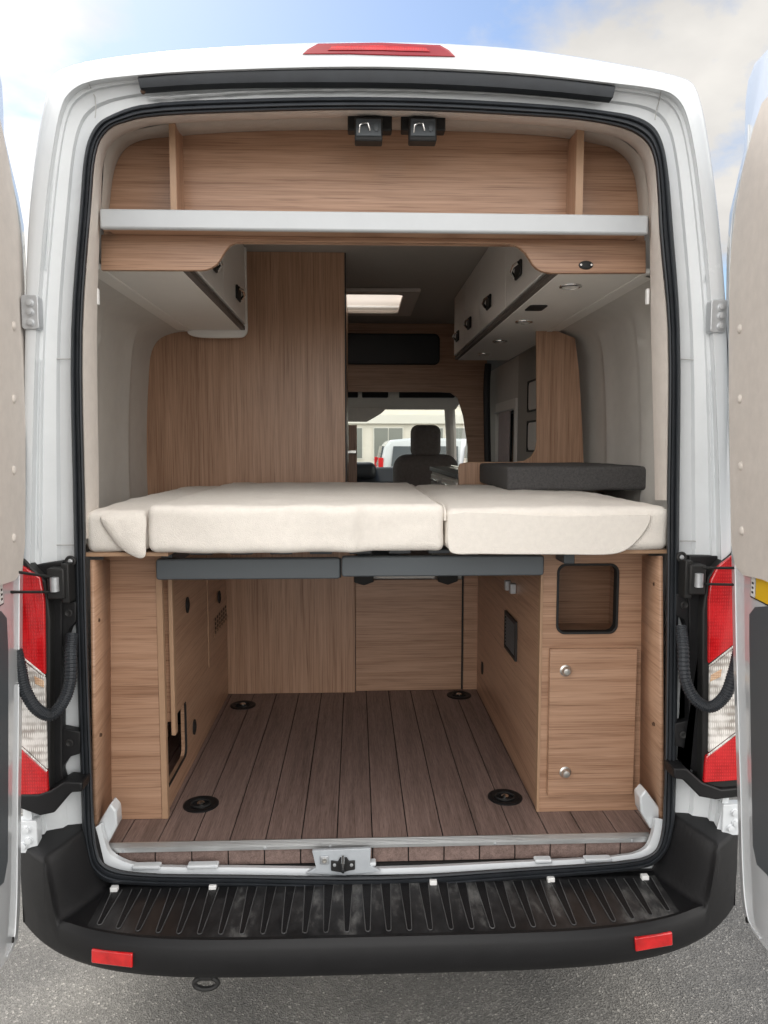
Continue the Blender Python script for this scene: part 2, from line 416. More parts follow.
rM2 = ring(mix(J_, SO, .60), 1.974); rM3 = ring(mix(J_, SO, .70), 1.985); rSO = ring(mix(J_, SO, 1.03), 1.99); rSI = ring(SI, 1.99)
nO = len(rO)
def grow(k, Y):
    return [Vector((p.x*k, Y, p.z)) for p in rO]
shell = [grow(1.10, 5.75), grow(1.10, 2.75), grow(1.09, 2.45), grow(1.055, 2.16), grow(1.012, 2.02), rO, rOJ0, rOJ, rOK, rJ0, rJ]
HX0, HX1, HY0, HY1 = -.40, .235, 4.15, 4.78
shell = [grow(1.10, 5.75), grow(1.10, 5.16), grow(1.10, HY1), grow(1.10, HY0)] + shell[1:]
shell[2:3] = [grow(1.10, HY1)]
bshell = MB().loft(shell)
bshell.f = [f for f in bshell.f if not (all(HY0-.01 < bshell.v[i].y < HY1+.01 for i in f) and sum(bshell.v[i].z for i in f)/4 > EZ+.8 and HX0-.02 < sum(bshell.v[i].x for i in f)/4 < HX1+.02)
            and not (all(HY1-.01 < bshell.v[i].y < 5.17 for i in f) and EZ-.40 < sum(bshell.v[i].z for i in f)/4 < EZ+.30 and bshell.v[f[0]].x > .5)]
body = bshell.build('body_shell', 'paint', van, smooth=50)
for r_ in (rJ, rJ2, rM0, rM1, rM2, rM3, rSO, rJ0): ring_low(r_)
MB().loft([rJ, rJ2, rM0, rM1, rM2, rM3, rSO, rSI]).build('door_jamb', 'jamb', van, smooth=40)
# D-pillar trim ring and headliner
rSI2 = ring(mix(SI, T_, .05), 1.998); rT = ring(T_, 2.115); rTa = ring(mix(SI, T_, .55), 2.035)
trimL = lambda r, a, b: r[a*4+3:b*4+1]
MB().loft([trimL(r, 8, 27) for r in (rSI2, rTa, rT)], closed=False).build('pillar_trim', 'trim', van, smooth=60)
# rubber seal: tube with a rib along the opening
seal = MB()
def blend(t, Y): return ring(mix(SO, SI, t), Y)
prof = [(0, 1.99), (0.0, 1.968), (.08, 1.958), (.22, 1.952), (.33, 1.956), (.37, 1.962), (.42, 1.957), (.6, 1.954), (.68, 1.958), (.72, 1.966), (.77, 1.960), (.9, 1.962), (1.0, 1.972), (1.0, 1.992)]
seal.loft([blend(t, Y) for t, Y in prof])
seal.build('door_seal', 'rubber', van, smooth=50)
# headliner from the trim back to the shelf's rear panel
W_ = [(109,212),(112.5,180),(116.7,163),(126,148.5),(140,141),(170,137),(250,131.5),(384,130),(510,133.5),(570,139),(600,145),(611,148),(624,157),(633,172),(637,192),(639,218)]
T2 = [(101,212),(103,180),(105,157),(113,142),(128,133),(165,124.5),(250,120),(384,118),(510,123),(575,129.5),(612,136),(630,146),(642,160),(646,178),(648,198),(649,218)]
hl = MB().loft([catmull([at(x, y, Y) for x, y in mix(T2, W_, f)], False, 5) for f, Y in ((0, 2.116), (.35, 2.13), (.7, 2.155), (1, 2.198))], closed=False)
hl.build('headliner', 'headliner', van, smooth=60)
# sealer lines and seams in the jamb
for pts, r in (([(89,84),(92,91),(95,97),(96,110),(95,118)], .0012), ([(661,91),(659,101),(656,112),(655,120)], .0012),
               ):
    MB().tube([at(x, y, 1.968 if i else 1.93) for i, (x, y) in enumerate(pts)], r, 6).build('seam_bead', 'seam', van)
for pts in ([(42,355),(50,358),(58,359),(71,359)], [(681,359),(694,360),(708,356)], [(32,556),(40,548),(52,545),(74,545)], [(680,541),(694,541),(712,545),(720,556)]):
    MB().tube([at(x, y, 1.975) for x, y in pts], .0014, 6).build('seam_bead', 'seam', van)
# long drip mouldings on the jamb
for pts in ([(55,150),(52,185),(48,235),(46,270)], [(692,120),(700,180),(706,250),(704,282)], [(41.5,360),(40,420),(39,480),(39,548)], [(709,370),(710.5,440),(711.5,500),(712,540)]):
    MB().tube(catmull([at(x, y, 1.952) for x, y in pts], False, 4), .0025, 6).build('jamb_rib', 'jamb', van)
# black upper weather strip
def strip(px_top, px_bot, Y, th):
    a = catmull([at(x, y, Y) for x, y in px_top], False, 4); b = catmull([at(x, y, Y) for x, y in px_bot], False, 4)
    o = Vector((0, th, 0)); m_ = [(p+q)/2+Vector((0, -.006, 0)) for p, q in zip(a, b)]
    return MB().loft([[p+o for p in a], a, [p*.6+q*.4+Vector((0, -.004, 0)) for p, q in zip(a, m_)], m_, b, [p+o for p in b]], closed=False)
strip([(138,77.5),(190,73),(256,70),(384,69),(480,72.5),(560,79),(615,86)], [(140,88),(192,84.5),(256,82.5),(384,82.5),(480,86),(560,92),(613,97.5)], 1.936, .03).build('weather_strip', 'rubber', van, smooth=40)
q = at(143, 92, 1.955); MB().lathe((q.x, 1.957, q.z), (0, -1, .2), [(.006, 0), (.006, .005), (.003, .008)], 10).build('strip_bolt', 'screw', van)
gp_ = catmull([at(x, y, 1.974) for x, y in ((150,98),(256,91.5),(384,90),(512,94.5),(602,103))], False, 30)
MB().tube(gp_, [.0022+.0014*math.sin(i*.9)*math.sin(i*.37) for i in range(len(gp_))], 6).build('gutter_sealant', 'jamb', van)
# high brake light on the roof edge
bl = MB(); bl.loft([[at(x, y, Y) for x, y in ((302,54.5),(308,49),(318,43.5),(380,42.5),(440,45),(449,50),(456,57),(400,56),(350,54.5))] for Y in (1.945, 1.918)], True, True)
blo = bl.build('brake_light', 'brake_red', van, bevel=.003)
MB().loft([[at(x, y, Y) for x, y in ((328,50),(332,46),(380,45.2),(425,47),(430,51.5),(380,50))] for Y in (1.92, 1.9155)], True, True).build('lens_insert', M['lens_red'], blo)

# --- load floor
fx0, fx1 = -0.86, 0.86
MB().box(fx0, fx1, 2.045, 6.2, FLOOR-.060, FLOOR-.005).build('floor_base', 'deck_gap', van)
pl = MB(); pitch = .1035; x = at(344, 692, 3.37).x - 9*pitch
while x < fx1:
    a, b = max(x+.0017, fx0), min(x+pitch-.0017, fx1)
    if b-a > .01: pl.box(a, b, 2.043, 3.50, FLOOR-.006, FLOOR); pl.box(a, b, 2.040, 2.0445, FLOOR-.058, FLOOR-.0065)
    x += pitch
pl.build('floor_planks', 'deck', van, bevel=.0012)
pl2 = MB().box(fx0, fx1, 3.501, 6.2, FLOOR-.006, FLOOR).build('cabin_floor', 'deck', van)
al = at(106, 843, 2.04); ar = at(651, 831, 2.04)
es = MB()
es.box(al.x, ar.x, 2.032, 2.062, FLOOR+.0005, FLOOR+.004)
for k in range(3): es.box(al.x, ar.x, 2.037+k*.008, 2.041+k*.008, FLOOR+.004, FLOOR+.0055)
es.box(al.x, ar.x, 2.032, 2.0395, FLOOR-.011, FLOOR+.0003)
eo = es.build('edge_strip', 'alu', van, bevel=.0008)
for px in (123, 265, 330, 495, 632):
    p = at(px, 848, 2.032); MB().lathe((p.x, 2.032, FLOOR-.006), (0, -1, 0), [(.0045, 0), (.0045, .0012), (.002, .002)], 10).build('screw', 'steel', eo)
# white sill inside the seal
sill = MB()
botL = lambda r: r[30*4-2:] + r[:6*4+1]
tS = ring(T_, 2.026)
def lift(r, dz): return [p+Vector((0, 0, dz)) for p in r]
sill.loft([botL(rSI2), botL(ring(mix(SI, T_, .30), 2.0)), botL(ring(mix(SI, T_, .75), 2.006)), botL(tS)], closed=False)
so = sill.build('door_sill', 'paint', van, smooth=60)
for x0, x1 in ((132,160),(187,218),(365,376),(535,552),(585,612)):
    p, q = at(x0, 868-(x0-132)*.016, 1.997), at(x1, 868-(x0-132)*.016, 1.997)
    MB().add(*(lambda r: (r.v, r.f))(rounded_block(p.x, q.x, 1.994, 2.02, p.z-.006, p.z+.005, .004, step=.02))).build('sill_bead', 'paint', so)
for sgn, pts in ((-1, [(95,829),(110,804),(116,811),(117,826),(107,846),(99,838)]), (1, [(663,813),(646,790),(640,797),(641,812),(651,830),(659,822)])):
    pr = [at(x, y, 2.03) for x, y in pts]
    MB().prism(pr, (0, .05, 0)).build('sill_corner', 'paint', van, bevel=.005)
# lower striker in its recess
pl_ = MB().prism([at(x, y, 1.9905) for x, y in ((306,873.5),(316,868),(312,851),(371,848.5),(370,866),(381,871.5),(345,876))], (0, .012, 0)).build('striker_plate', 'plate', van, bevel=.002)
sp = at(343, 866, 1.985)
MB().prism([at(x, y, 1.984) for x, y in ((331,861),(338,862),(340,858),(347,858),(349,861.5),(355,861),(355,870),(349,871),(343,873),(336,872),(331,871))], (0, .006, 0)).build('striker_base', 'dark', pl_, bevel=.002)
MB().tube([(sp.x, 1.975, sp.z-.012), (sp.x, 1.965, sp.z+.004), (sp.x, 1.965, sp.z+.018), (sp.x, 1.985, sp.z+.028)], .0045, 10).build('striker_bolt', 'chrome', pl_)
q = at(324.5, 860, 1.988); MB().box(q.x-.012, q.x+.012, 1.985, 1.991, q.z-.012, q.z+.012).build('nut_plate', 'steel', pl_, bevel=.002)
MB().lathe((q.x, 1.985, q.z), (0, -1, 0), [(.007, 0), (.007, .003), (.0035, .003), (.0035, .001)], 14).build('nut', 'nickel', pl_)
for px in (334.5, 351.5):
    q = at(px, 865, 1.983); MB().lathe((q.x, 1.984, q.z), (0, -1, 0), [(.0045, 0), (.0045, .003), (.002, .004)], 12).build('bolt', 'steel', pl_)

# --- bumper
BX = .018; HB = .988; ZS, ZC, ZB = EZ-1.212, EZ-1.055, EZ-1.311
def yfront(x): return 1.722 + .225*min(1, abs(x)/HB)**5
def sst(a, b, v):
    t = min(1, max(0, (v-a)/(b-a))); return t*t*(3-2*t)
def ztop(x, t):
    ax = abs(x)
    s_ = sst(.84-.075*t, .888-.075*t, ax)
    return ZS - .004*(1-t) + (ZC-ZS+.02*t)*s_
xs = [-HB+.0001] + [-HB+HB*2*k/420 for k in range(1, 420)] + [HB-.0001]
rows = []
BK = 1.994
bot = lambda x, dy, dz: Vector((x*(1-.02*max(0, dy)/.06), yfront(x)+dy, ZB+dz))
rows.append([Vector((x, 2.06, ZB+.02)) for x in xs])
rows.append([bot(x, .03, 0) for x in xs]); rows.append([bot(x, .010, .004) for x in xs]); rows.append([bot(x, .002, .018) for x in xs])
rows.append([Vector((x, yfront(x)-.004, ZB+(ztop(x, 0)-ZB)*.5)) for x in xs])
rows.append([Vector((x, yfront(x)-.002, ztop(x, 0)-.014)) for x in xs])
rows.append([Vector((x, yfront(x)+.003, ztop(x, 0)-.004)) for x in xs])
for k in range(0, 13):
    t = k/12
    rows.append([Vector((x, yfront(x)+.012+(BK-yfront(x)-.012)*t, ztop(x, t)+ (.006*(1-sst(0, .12, t)) if t < .12 else 0)*(1-sst(.8,.86,abs(x))))) for x in xs])
rows.append([Vector((x, BK+.001, ztop(x, 1)+.006)) for x in xs])
rows.append([Vector((x, BK+.006, ztop(x, 1)-.08)) for x in xs])
rows = [[p+Vector((BX, 0, 0)) for p in r] for r in rows]
bump = MB().loft(rows, closed=False)
for s in (-1, 1):     # the wings that wrap along the body sides
    bump.prism([(BX+s*(HB-.0), 1.945, ZB+.02), (BX+s*(HB+.035), 2.02, ZB+.02), (BX+s*(HB+.045), 2.35, ZB+.02), (BX+s*(HB-.03), 2.35, ZB+.02), (BX+s*(HB-.03), 2.0, ZB+.02)], (0, 0, ZC-ZB-.02))
bump = bump.build('bumper', 'plastic', van, smooth=45)
# anti-slip wedges pressed into the step
def scuffed():
    m, nt, b = new_mat('scuffed_step')
    N, L = nt.nodes.new, nt.links.new
    tc = N('ShaderNodeTexCoord'); mp = N('ShaderNodeMapping'); mp.inputs['Scale'].default_value = (1, .45, 1); L(tc.outputs['Object'], mp.inputs[0])
    n = N('ShaderNodeTexNoise'); n.inputs['Scale'].default_value = 22; n.inputs['Detail'].default_value = 8; n.inputs['Roughness'].default_value = .7; L(mp.outputs[0], n.inputs['Vector'])
    n2 = N('ShaderNodeTexNoise'); n2.inputs['Scale'].default_value = 5; n2.inputs['Detail'].default_value = 3; L(mp.outputs[0], n2.inputs['Vector'])
    mu = N('ShaderNodeMath'); mu.operation = 'MULTIPLY'; L(n.outputs['Fac'], mu.inputs[0]); L(n2.outputs['Fac'], mu.inputs[1])
    r = N('ShaderNodeValToRGB'); e = r.color_ramp.elements
    e[0].position = .20; e[0].color = (.010, .010, .011, 1); e[1].position = .42; e[1].color = (.14, .14, .136, 1)
    k = e.new(.30); k.color = (.028, .028, .029, 1)
    L(mu.outputs[0], r.inputs['Fac']); L(r.outputs[0], b.inputs['Base Color'])
    mr = N('ShaderNodeMapRange'); mr.inputs['To Min'].default_value = .22; mr.inputs['To Max'].default_value = .5; L(n2.outputs['Fac'], mr.inputs['Value']); L(mr.outputs[0], b.inputs['Roughness'])
    return m
M['scuff'] = scuffed()
def stz(x, y): return ztop(x-BX, (y-yfront(x-BX))/(BK-yfront(x-BX)))
tr = MB(); gx = [BX-.765+1.53*k/120 for k in range(121)]
tr.loft([[Vector((x, yfront(x-BX)+.020+(1.968-yfront(x-BX)-.020)*t, stz(x, yfront(x-BX)+.020+(1.968-yfront(x-BX)-.020)*t)+.0025)) for x in gx] for t in [k/8 for k in range(9)]], closed=False)
tro = tr.build('step_tread', 'scuff', bump)
for k in range(29):
    xc = BX-.762 + (k+.5)*.0526
    yb, yf = 1.955, yfront(xc-BX)+.036
    wb, wf = .0135, .0062
    ol = [(xc+wb, yb), (xc+wf, yf+.008)] + [(xc+wf*math.cos(R(a)), yf+.008-wf*1.3*math.sin(R(a))) for a in (30, 60, 90, 120, 150)] + [(xc-wf, yf+.008), (xc-wb, yb)]
    pts = [Vector((a, b, stz(a, b)+.0028)) for a, b in ol]
    gvo = MB().prism(pts, (0, 0, .0012)).build('grip_rib', 'plastic', bump)
    MB().tube([p+Vector((0, 0, .0012)) for p in pts], .0013, 5).build('rib_edge', 'tread', bump)
for px, py in ((114.5,887.5),(213,890),(433,886),(550.5,882),(644.5,875)):
    p = at(px, py, 1.955)
    MB().box(p.x-.010, p.x+.010, 1.945, 1.962, ZS, ZS+.014).build('clip', 'whitelabel', bump, bevel=.002)
for c in (((92,948),(133,952.5),(133,966.5),(92,961.5)), ((634,937),(671.5,931),(672,944),(635,950.5))):
    cx = sum(p[0] for p in c)/4; yy = yfront(at(cx, 950, 1.75).x)
    pp = [at(x, y, yy+.01) for x, y in c]
    for it in range(4): pp = [at(x, y, yfront(p.x-BX)-.003) for (x, y), p in zip(c, pp)]
    MB().prism([p+Vector((0, -.0065, 0)) for p in pp], (0, .012, 0)).build('reflector', 'reflector', bump, bevel=.003)
    k = sum(pp, Vector())/4
    big = [k + (p-k)*1.0 + Vector((math.copysign(.005, p.x-k.x), 0, math.copysign(.005, p.z-k.z))) for p in pp]
    MB().prism([p+Vector((0, .0022, 0)) for p in big], (0, .012, 0)).build('reflector_recess', 'dark', bump, bevel=.002)
p = at(206, 983, 1.80)
MB().tube([p+Vector((.030*math.cos(t), .012*math.sin(t)*0-.0, .016*math.sin(t))) for t in [2*math.pi*k/24 for k in range(24)]], .0065, 8, closed=True).build('towing_eye', 'dark', van)
MB().box(p.x-.018, p.x+.018, 1.79, 1.82, p.z+.012, ZB+.03).build('towing_eye_bracket', 'dark', van, bevel=.003)

# --- tail lights, hinge covers, conduits
def poly(pts, Y, th, name, mat, parent, bevel=.002, label=None):
    return MB().prism([at(x, y, Y) for x, y in pts], (0, th, 0)).build(name, mat, parent, bevel=bevel, label=label)
for side in (-1, 1):
    if side < 0:
        mp = lambda pts: pts
        housing = [(2,556),(24,559),(34,570),(46,582),(50,620),(50,795),(20,800),(2,800)]
        red1 = [(4,560),(22,566),(40,578),(44,600),(45,675),(22,657),(4,645)]
        clear = [(4,648),(22,660),(45,678),(47,770),(22,747),(4,735)]
        red2 = [(4,738),(22,750),(47,772),(48,794),(22,796),(4,796)]
        lineA = [(4,645),(22,657),(45,676)]; lineB = [(4,736),(22,748),(47,771)]
        cover = [(28,566),(62,561),(66,590),(62,604),(62,772),(66,788),(52,796),(46,700),(46,600),(40,580)]
        bracket = [(18,795),(38,795),(50,791),(64,782),(82,783),(82,792),(71,793),(54,813),(40,816),(18,808)]
        lugs = [[(60,602),(76,602),(76,622),(70,628),(66,640),(62,650)], [(60,728),(80,732),(80,754),(70,757),(66,762),(60,772)]]
        check = (60,582); rods = [((52,577),(10,571)), ((52,592),(10,592))]
        eye = (71,561); cond = [(72,634),(71,650),(70,682),(63,702),(51,715),(38,710),(25,690),(20,668),(16,650)]
        hinge_up = (31,312); hinge_lo = (30,834); amb = [(34,676),(44,681),(44,688),(35,684)]
    else:
        housing = [(752,548),(734,552),(720,563),(708,577),(703,610),(702,785),(732,790),(752,790)]
        red1 = [(750,552),(732,556),(718,567),(711,580),(709,600),(709,664),(734,645),(750,632)]
        clear = [(750,636),(734,648),(710,667),(709,753),(733,735),(750,722)]
        red2 = [(750,726),(733,738),(706,757),(704,783),(732,781),(750,779)]
        lineA = [(750,634),(734,646),(709,666)]; lineB = [(750,724),(733,736),(708,755)]
        cover = [(727,556),(690,556),(686,590),(689,604),(689,772),(685,766),(705,778),(706,700),(707,600),(712,580)]
        bracket = [(740,788),(722,790),(703,783),(687,769),(674,769),(674,779),(683,780),(700,797),(716,800),(740,797)]
        lugs = [[(692,594),(676,594),(676,616),(684,620),(688,634),(692,644)], [(690,720),(675,724),(675,746),(683,748),(687,752),(690,762)]]
        check = (693,578); rods = [((704,568),(745,568)), ((704,584),(745,585))]
        eye = (681,557); cond = [(681,626),(683,646),(686,682),(697,701),(710,707),(724,697),(734,672),(739,650)]
        hinge_up = (720,316); hinge_lo = (731,817); amb = [(722,669),(711,675),(710,682),(721,677)]
    tl = poly(housing, 1.915, .06, 'tail_light', 'dark', van, .004)
    poly(red1, 1.904, .012, 'red_lens', M['lens_red'], tl, .003)
    poly(clear, 1.906, .010, 'clear_lens', M['lens_clear'], tl, .003)
    poly(red2, 1.904, .012, 'red_lens', M['lens_red'], tl, .003)
    poly(amb, 1.9035, .002, 'amber_lens', M['lens_amber'], tl, .001)
    for ln in (lineA, lineB):
        MB().tube([at(x, y, 1.903) for x, y in ln], .0025, 6).build('lens_divider', 'lens_clear', tl)
    poly(cover, 1.945, .03, 'hinge_cover', 'plastic', van, .004)
    for lg in lugs:
        lo = poly(lg, 1.952, .03, 'cover_lug', 'plastic', van, .003)
        cx = sum(p_[0] for p_ in lg)/len(lg); cy = lg[1][1]+11
        q = at(cx, cy, 1.951); MB().lathe((q.x, 1.952, q.z), (0, -1, 0), [(.011, 0), (.011, .003), (.008, .004), (.004, .002)], 14).build('lug_bolt', 'dark', lo)
    poly(bracket, 1.900, .065, 'lamp_bracket', 'plastic', van, .004)
    c = at(*check, 1.935)
    hb = MB().box(c.x-.022, c.x+.022, 1.905, 1.96, c.z-.040, c.z+.040).build('door_check', 'dark', van, bevel=.004)
    MB().lathe((c.x, 1.90, c.z-.018), (0, 0, 1), [(.011, 0), (.011, .036), (.006, .037)], 14).build('check_roller', 'steel', hb)
    MB().box(c.x-side*.020-.010, c.x-side*.020+.010, 1.915, 1.965, c.z-.052, c.z+.050).build('check_plate', 'dark', hb, bevel=.003)
    for a_, b_ in rods:
        MB().tube([at(*a_, 1.905), at(*b_, 1.80)], .0035, 8).build('check_rod', 'dark', hb)
    q = at(*eye, 1.955); MB().tube([q+Vector((.011*math.cos(t), -.004, .011*math.sin(t))) for t in [2*math.pi*k/18 for k in range(18)]], .0042, 8, closed=True).build('wire_grommet', 'dark', van)
    MB().lathe((q.x, 1.952, q.z), (0, -1, 0), [(.006, 0), (.006, .004), (.003, .005)], 12).build('grommet_bolt', 'steel', van)
    n = len(cond)
    path = catmull([at(x, y, 1.94 - .10*math.sin(math.pi*min(1, i/(n-1))*.55)) for i, (x, y) in enumerate(cond)], False, 36)
    MB().tube(path, [.0160 if (i//2) % 2 else .0144 for i in range(len(path))], 12).build('cable_conduit', 'rubber', van, smooth=20)
    q = at(*hinge_up, 1.915)
    hp = MB().prism([Vector((q.x+a, 1.914, q.z+b)) for a, b in rrect(-.024, .018, -.042, .042, .008)], (0, .03, 0)).build('hinge', 'steel', van, bevel=.002)
    for dz in (-.026, 0, .022):
        MB().lathe((q.x-side*-.002, 1.914, q.z+dz), (0, -1, 0), [(.0105, 0), (.0105, .002), (.0075, .003), (.0075, .007), (.003, .008)], 14).build('hinge_bolt', 'steel', hp)
    q = at(*hinge_lo, 1.93)
    hp = MB().prism([Vector((q.x+a, 1.913, q.z+b)) for a, b in rrect(-.032, .026, -.044, .044, .004)], (0, .03, 0)).build('hinge', 'paint', van, bevel=.002)
    for dx, dz in ((.0, .022), (-.010, -.022), (.004, -.008)):
        MB().lathe((q.x+dx, 1.913, q.z+dz), (0, -1, 0), [(.0115, 0), (.0115, .002), (.0085, .003), (.0085, .008), (.003, .009)], 14).build('hinge_bolt', 'paint', hp)

# --- rear doors, swung open towards the camera
DOOR_ANG = R(8)
def door(side):
    hx, hy = side*.915, 1.90
    d = Vector((-side*math.sin(DOOR_ANG), -math.cos(DOOR_ANG), 0))      # along the door, away from its hinges
    nrm = Vector((side*math.cos(DOOR_ANG), -math.sin(DOOR_ANG), 0))     # towards the outer skin
    def on(px, py, out=0.0):
        dr = ray(px, py); base = Vector((hx, hy, 0)) + nrm*out
        t = (base-EYE).dot(nrm)/dr.dot(nrm)
        p = EYE + dr*t; return ((p-base).dot(d), p.z)
    def P(u, z, out=0.0):
        b = Vector((hx, hy, 0)) + d*u + nrm*out; return Vector((b.x, b.y, z))
    if side > 0:
        edge = [(768,951),(757,938),(746,921),(742,900),(739.5,860),(738,800),(733.5,650),(731,500),(727.5,400),(726,330),(727,256),(730,213),(739,173),(744.5,150),(745.5,125),(746,100),(748.5,80),(755,63),(768,49)]
        trim = [(768,104),(759,130),(750,165),(742,205),(737.5,240),(735,275),(734.5,400),(736,500),(737,545),(741,566),(749,575),(768,579)]
        pad = [(768,225),(764,260),(762,330),(761,400),(761,510),(764,530),(768,540)]
        dark = [(768,606),(756,607),(750.5,614),(750.5,640),(752.5,760),(754,845),(758,864),(768,874)]
        riv = [(740,329),(740,399),(741,466),(742,531)]; lab = (750,768,578,597)
    else:
        edge = [(0,969),(10,956),(17,940),(19,915),(20,880),(20.5,800),(21.5,700),(22.5,560),(24,450),(25.5,350),(26,270),(23.5,225),(18,195),(9,158),(3.2,133),(2.8,110),(1.5,85),(-4,58),(-16,44)]
        trim = [(-12,95),(-4,130),(4,168),(11,210),(16,245),(18.5,285),(19.5,400),(19.5,500),(19,545),(16,570),(9,580),(-6,585)]
        pad = [(-12,225),(-8,260),(-6,330),(-5,400),(-5,510),(-8,530),(-12,540)]
        dark = [(-10,610),(0,611),(5.5,618),(7,650),(7,760),(6.5,860),(2.5,882),(-10,893)]
        riv = [(13.5,326),(13.5,399),(13.5,470),(13.5,538)]; lab = (-14,4,584,604)
    def outline(px, u_end, out):
        o = [on(x, y, out) for x, y in px]
        return o + [(u_end, o[-1][1]), (u_end, o[0][1])]
    ol = outline(edge, .76, 0)
    k = MB()
    front = [P(u, z, 0) for u, z in ol]; back = [P(u+.006, z*.999+.002, .075) for u, z in ol]
    mid = [P(u+.0, z, .02) for u, z in ol]
    inset = [P(u*.99+.009, (z-1.5)*.994+1.5, -.004) for u, z in ol]
    k.loft([back, mid, front, inset], True, True)
    dr_ = k.build('rear_door', 'paint', van, bevel=.003, smooth=50)
    # raised rib of the pressed inner panel
    rib = [on(x+side*3.2, y, -.004) for x, y in (edge[1:-4] if side > 0 else edge[1:-5])]
    MB().tube(catmull([P(u, z, -.004) for u, z in rib], False, 3), .0022, 6).build('pressed_rib', 'paint', dr_)
    tl_ = outline(trim, .70, -.004)
    tf = [P(u+.006, z, -.020) for u, z in tl_]; tb = [P(u, z, -.004) for u, z in tl_]; tm = [P(u+.001, z, -.015) for u, z in tl_]
    MB().loft([tb, tm, tf], True, True).build('door_trim', 'trim', dr_, smooth=40)
    pl_ = outline(pad, .66, -.018)
    MB().loft([[P(u, z, -.018) for u, z in pl_], [P(u+.004, z, -.024) for u, z in pl_]], True, True).build('door_pad', 'trim', dr_, smooth=40)
    for x, y in riv:
        u, z = on(x, y, -.02)
        MB().lathe(P(u, z, -.019), -nrm, [(.011, 0), (.0108, .003), (.008, .0055), (.003, .007)], 16).build('trim_clip', 'trim', dr_)
    dl = outline(dark, .68, -.004)
    MB().loft([[P(u, z, -.004) for u, z in dl], [P(u+.003, z, -.008) for u, z in dl]], True, True).build('lower_panel', 'frame_grey', dr_, smooth=40)
    # warning label
    u0, z0 = on(lab[0] if side > 0 else lab[1], lab[3], -.006); u1, z1 = on(lab[1] if side > 0 else lab[0], lab[2], -.006)
    um = max(u0, u1)+.03; u0 = min(u0, u1); zz0, zz1 = min(z0, z1), max(z0, z1)
    MB().prism([P(a, b, -.0055) for a, b in ((u0, zz0), (um, zz0), (um, zz1), (u0, zz1))], nrm*.003).build('label_border', 'dark', dr_)
    w_ = .028
    MB().prism([P(a, b, -.0065) for a, b in ((u0+.004, zz0+.004), (u0+w_, zz0+.004), (u0+w_, zz1-.003), (u0+.004, zz1-.003))], nrm*.002).build('label_strip', 'whitelabel', dr_)
    for q_ in range(3):
        zc = zz0+.012+q_*.011
        MB().prism([P(a, b, -.0072) for a, b in ((u0+.010, zc), (u0+.020, zc), (u0+.020, zc+.005), (u0+.010, zc+.005))], nrm*.001).build('label_mark', 'dark', dr_)
    MB().prism([P(a, b, -.0065) for a, b in ((u0+w_+.005, zz0+.004), (um-.004, zz0+.004), (um-.004, zz1-.003), (u0+w_+.005, zz1-.003))], nrm*.002).build('label_field', 'yellow', dr_)
    # drain plug near the lower corner
    u, z = on(*( (747.5,920) if side > 0 else (12.5,940)), -.004)
    MB().lathe(P(u, z, -.004), -nrm, [(.007, 0), (.006, .003)], 10).build('drain_plug', 'dark', dr_)
door(-1); door(1)

# --- upper door latches at the headliner
for cx in (370, 424):
    p = at(cx, 121, 2.06)
    lt = MB().box(p.x-.060, p.x+.060, 2.075, 2.11, p.z-.018, p.z+.030).build('door_latch', 'dark', van, bevel=.004)
    q = at(cx-1.5, 131, 2.055)
    MB().box(q.x-.037, q.x+.037, 2.040, 2.08, q.z-.031, q.z+.031).build('latch_case', 'dark', lt, bevel=.004)
    MB().box(q.x-.033, q.x+.033, 2.036, 2.041, q.z-.020, q.z+.024).build('latch_face', 'frame_grey', lt, bevel=.002)
    a = q+Vector((-.010, 0, -.002))
    MB().tube([(a.x-.015, 2.036, a.z-.010), (a.x-.013, 2.029, a.z+.006), (a.x-.004, 2.027, a.z+.010), (a.x+.008, 2.027, a.z+.010), (a.x+.014, 2.033, a.z-.006)], .0022, 8).build('latch_hook', 'chrome', lt)
    MB().lathe((q.x+.020, 2.037, q.z+.002), (0, -1, 0), [(.0085, 0), (.0085, .005), (.006, .006)], 14, sx=.8, sy=1.4).build('latch_eye', 'frame_grey', lt)

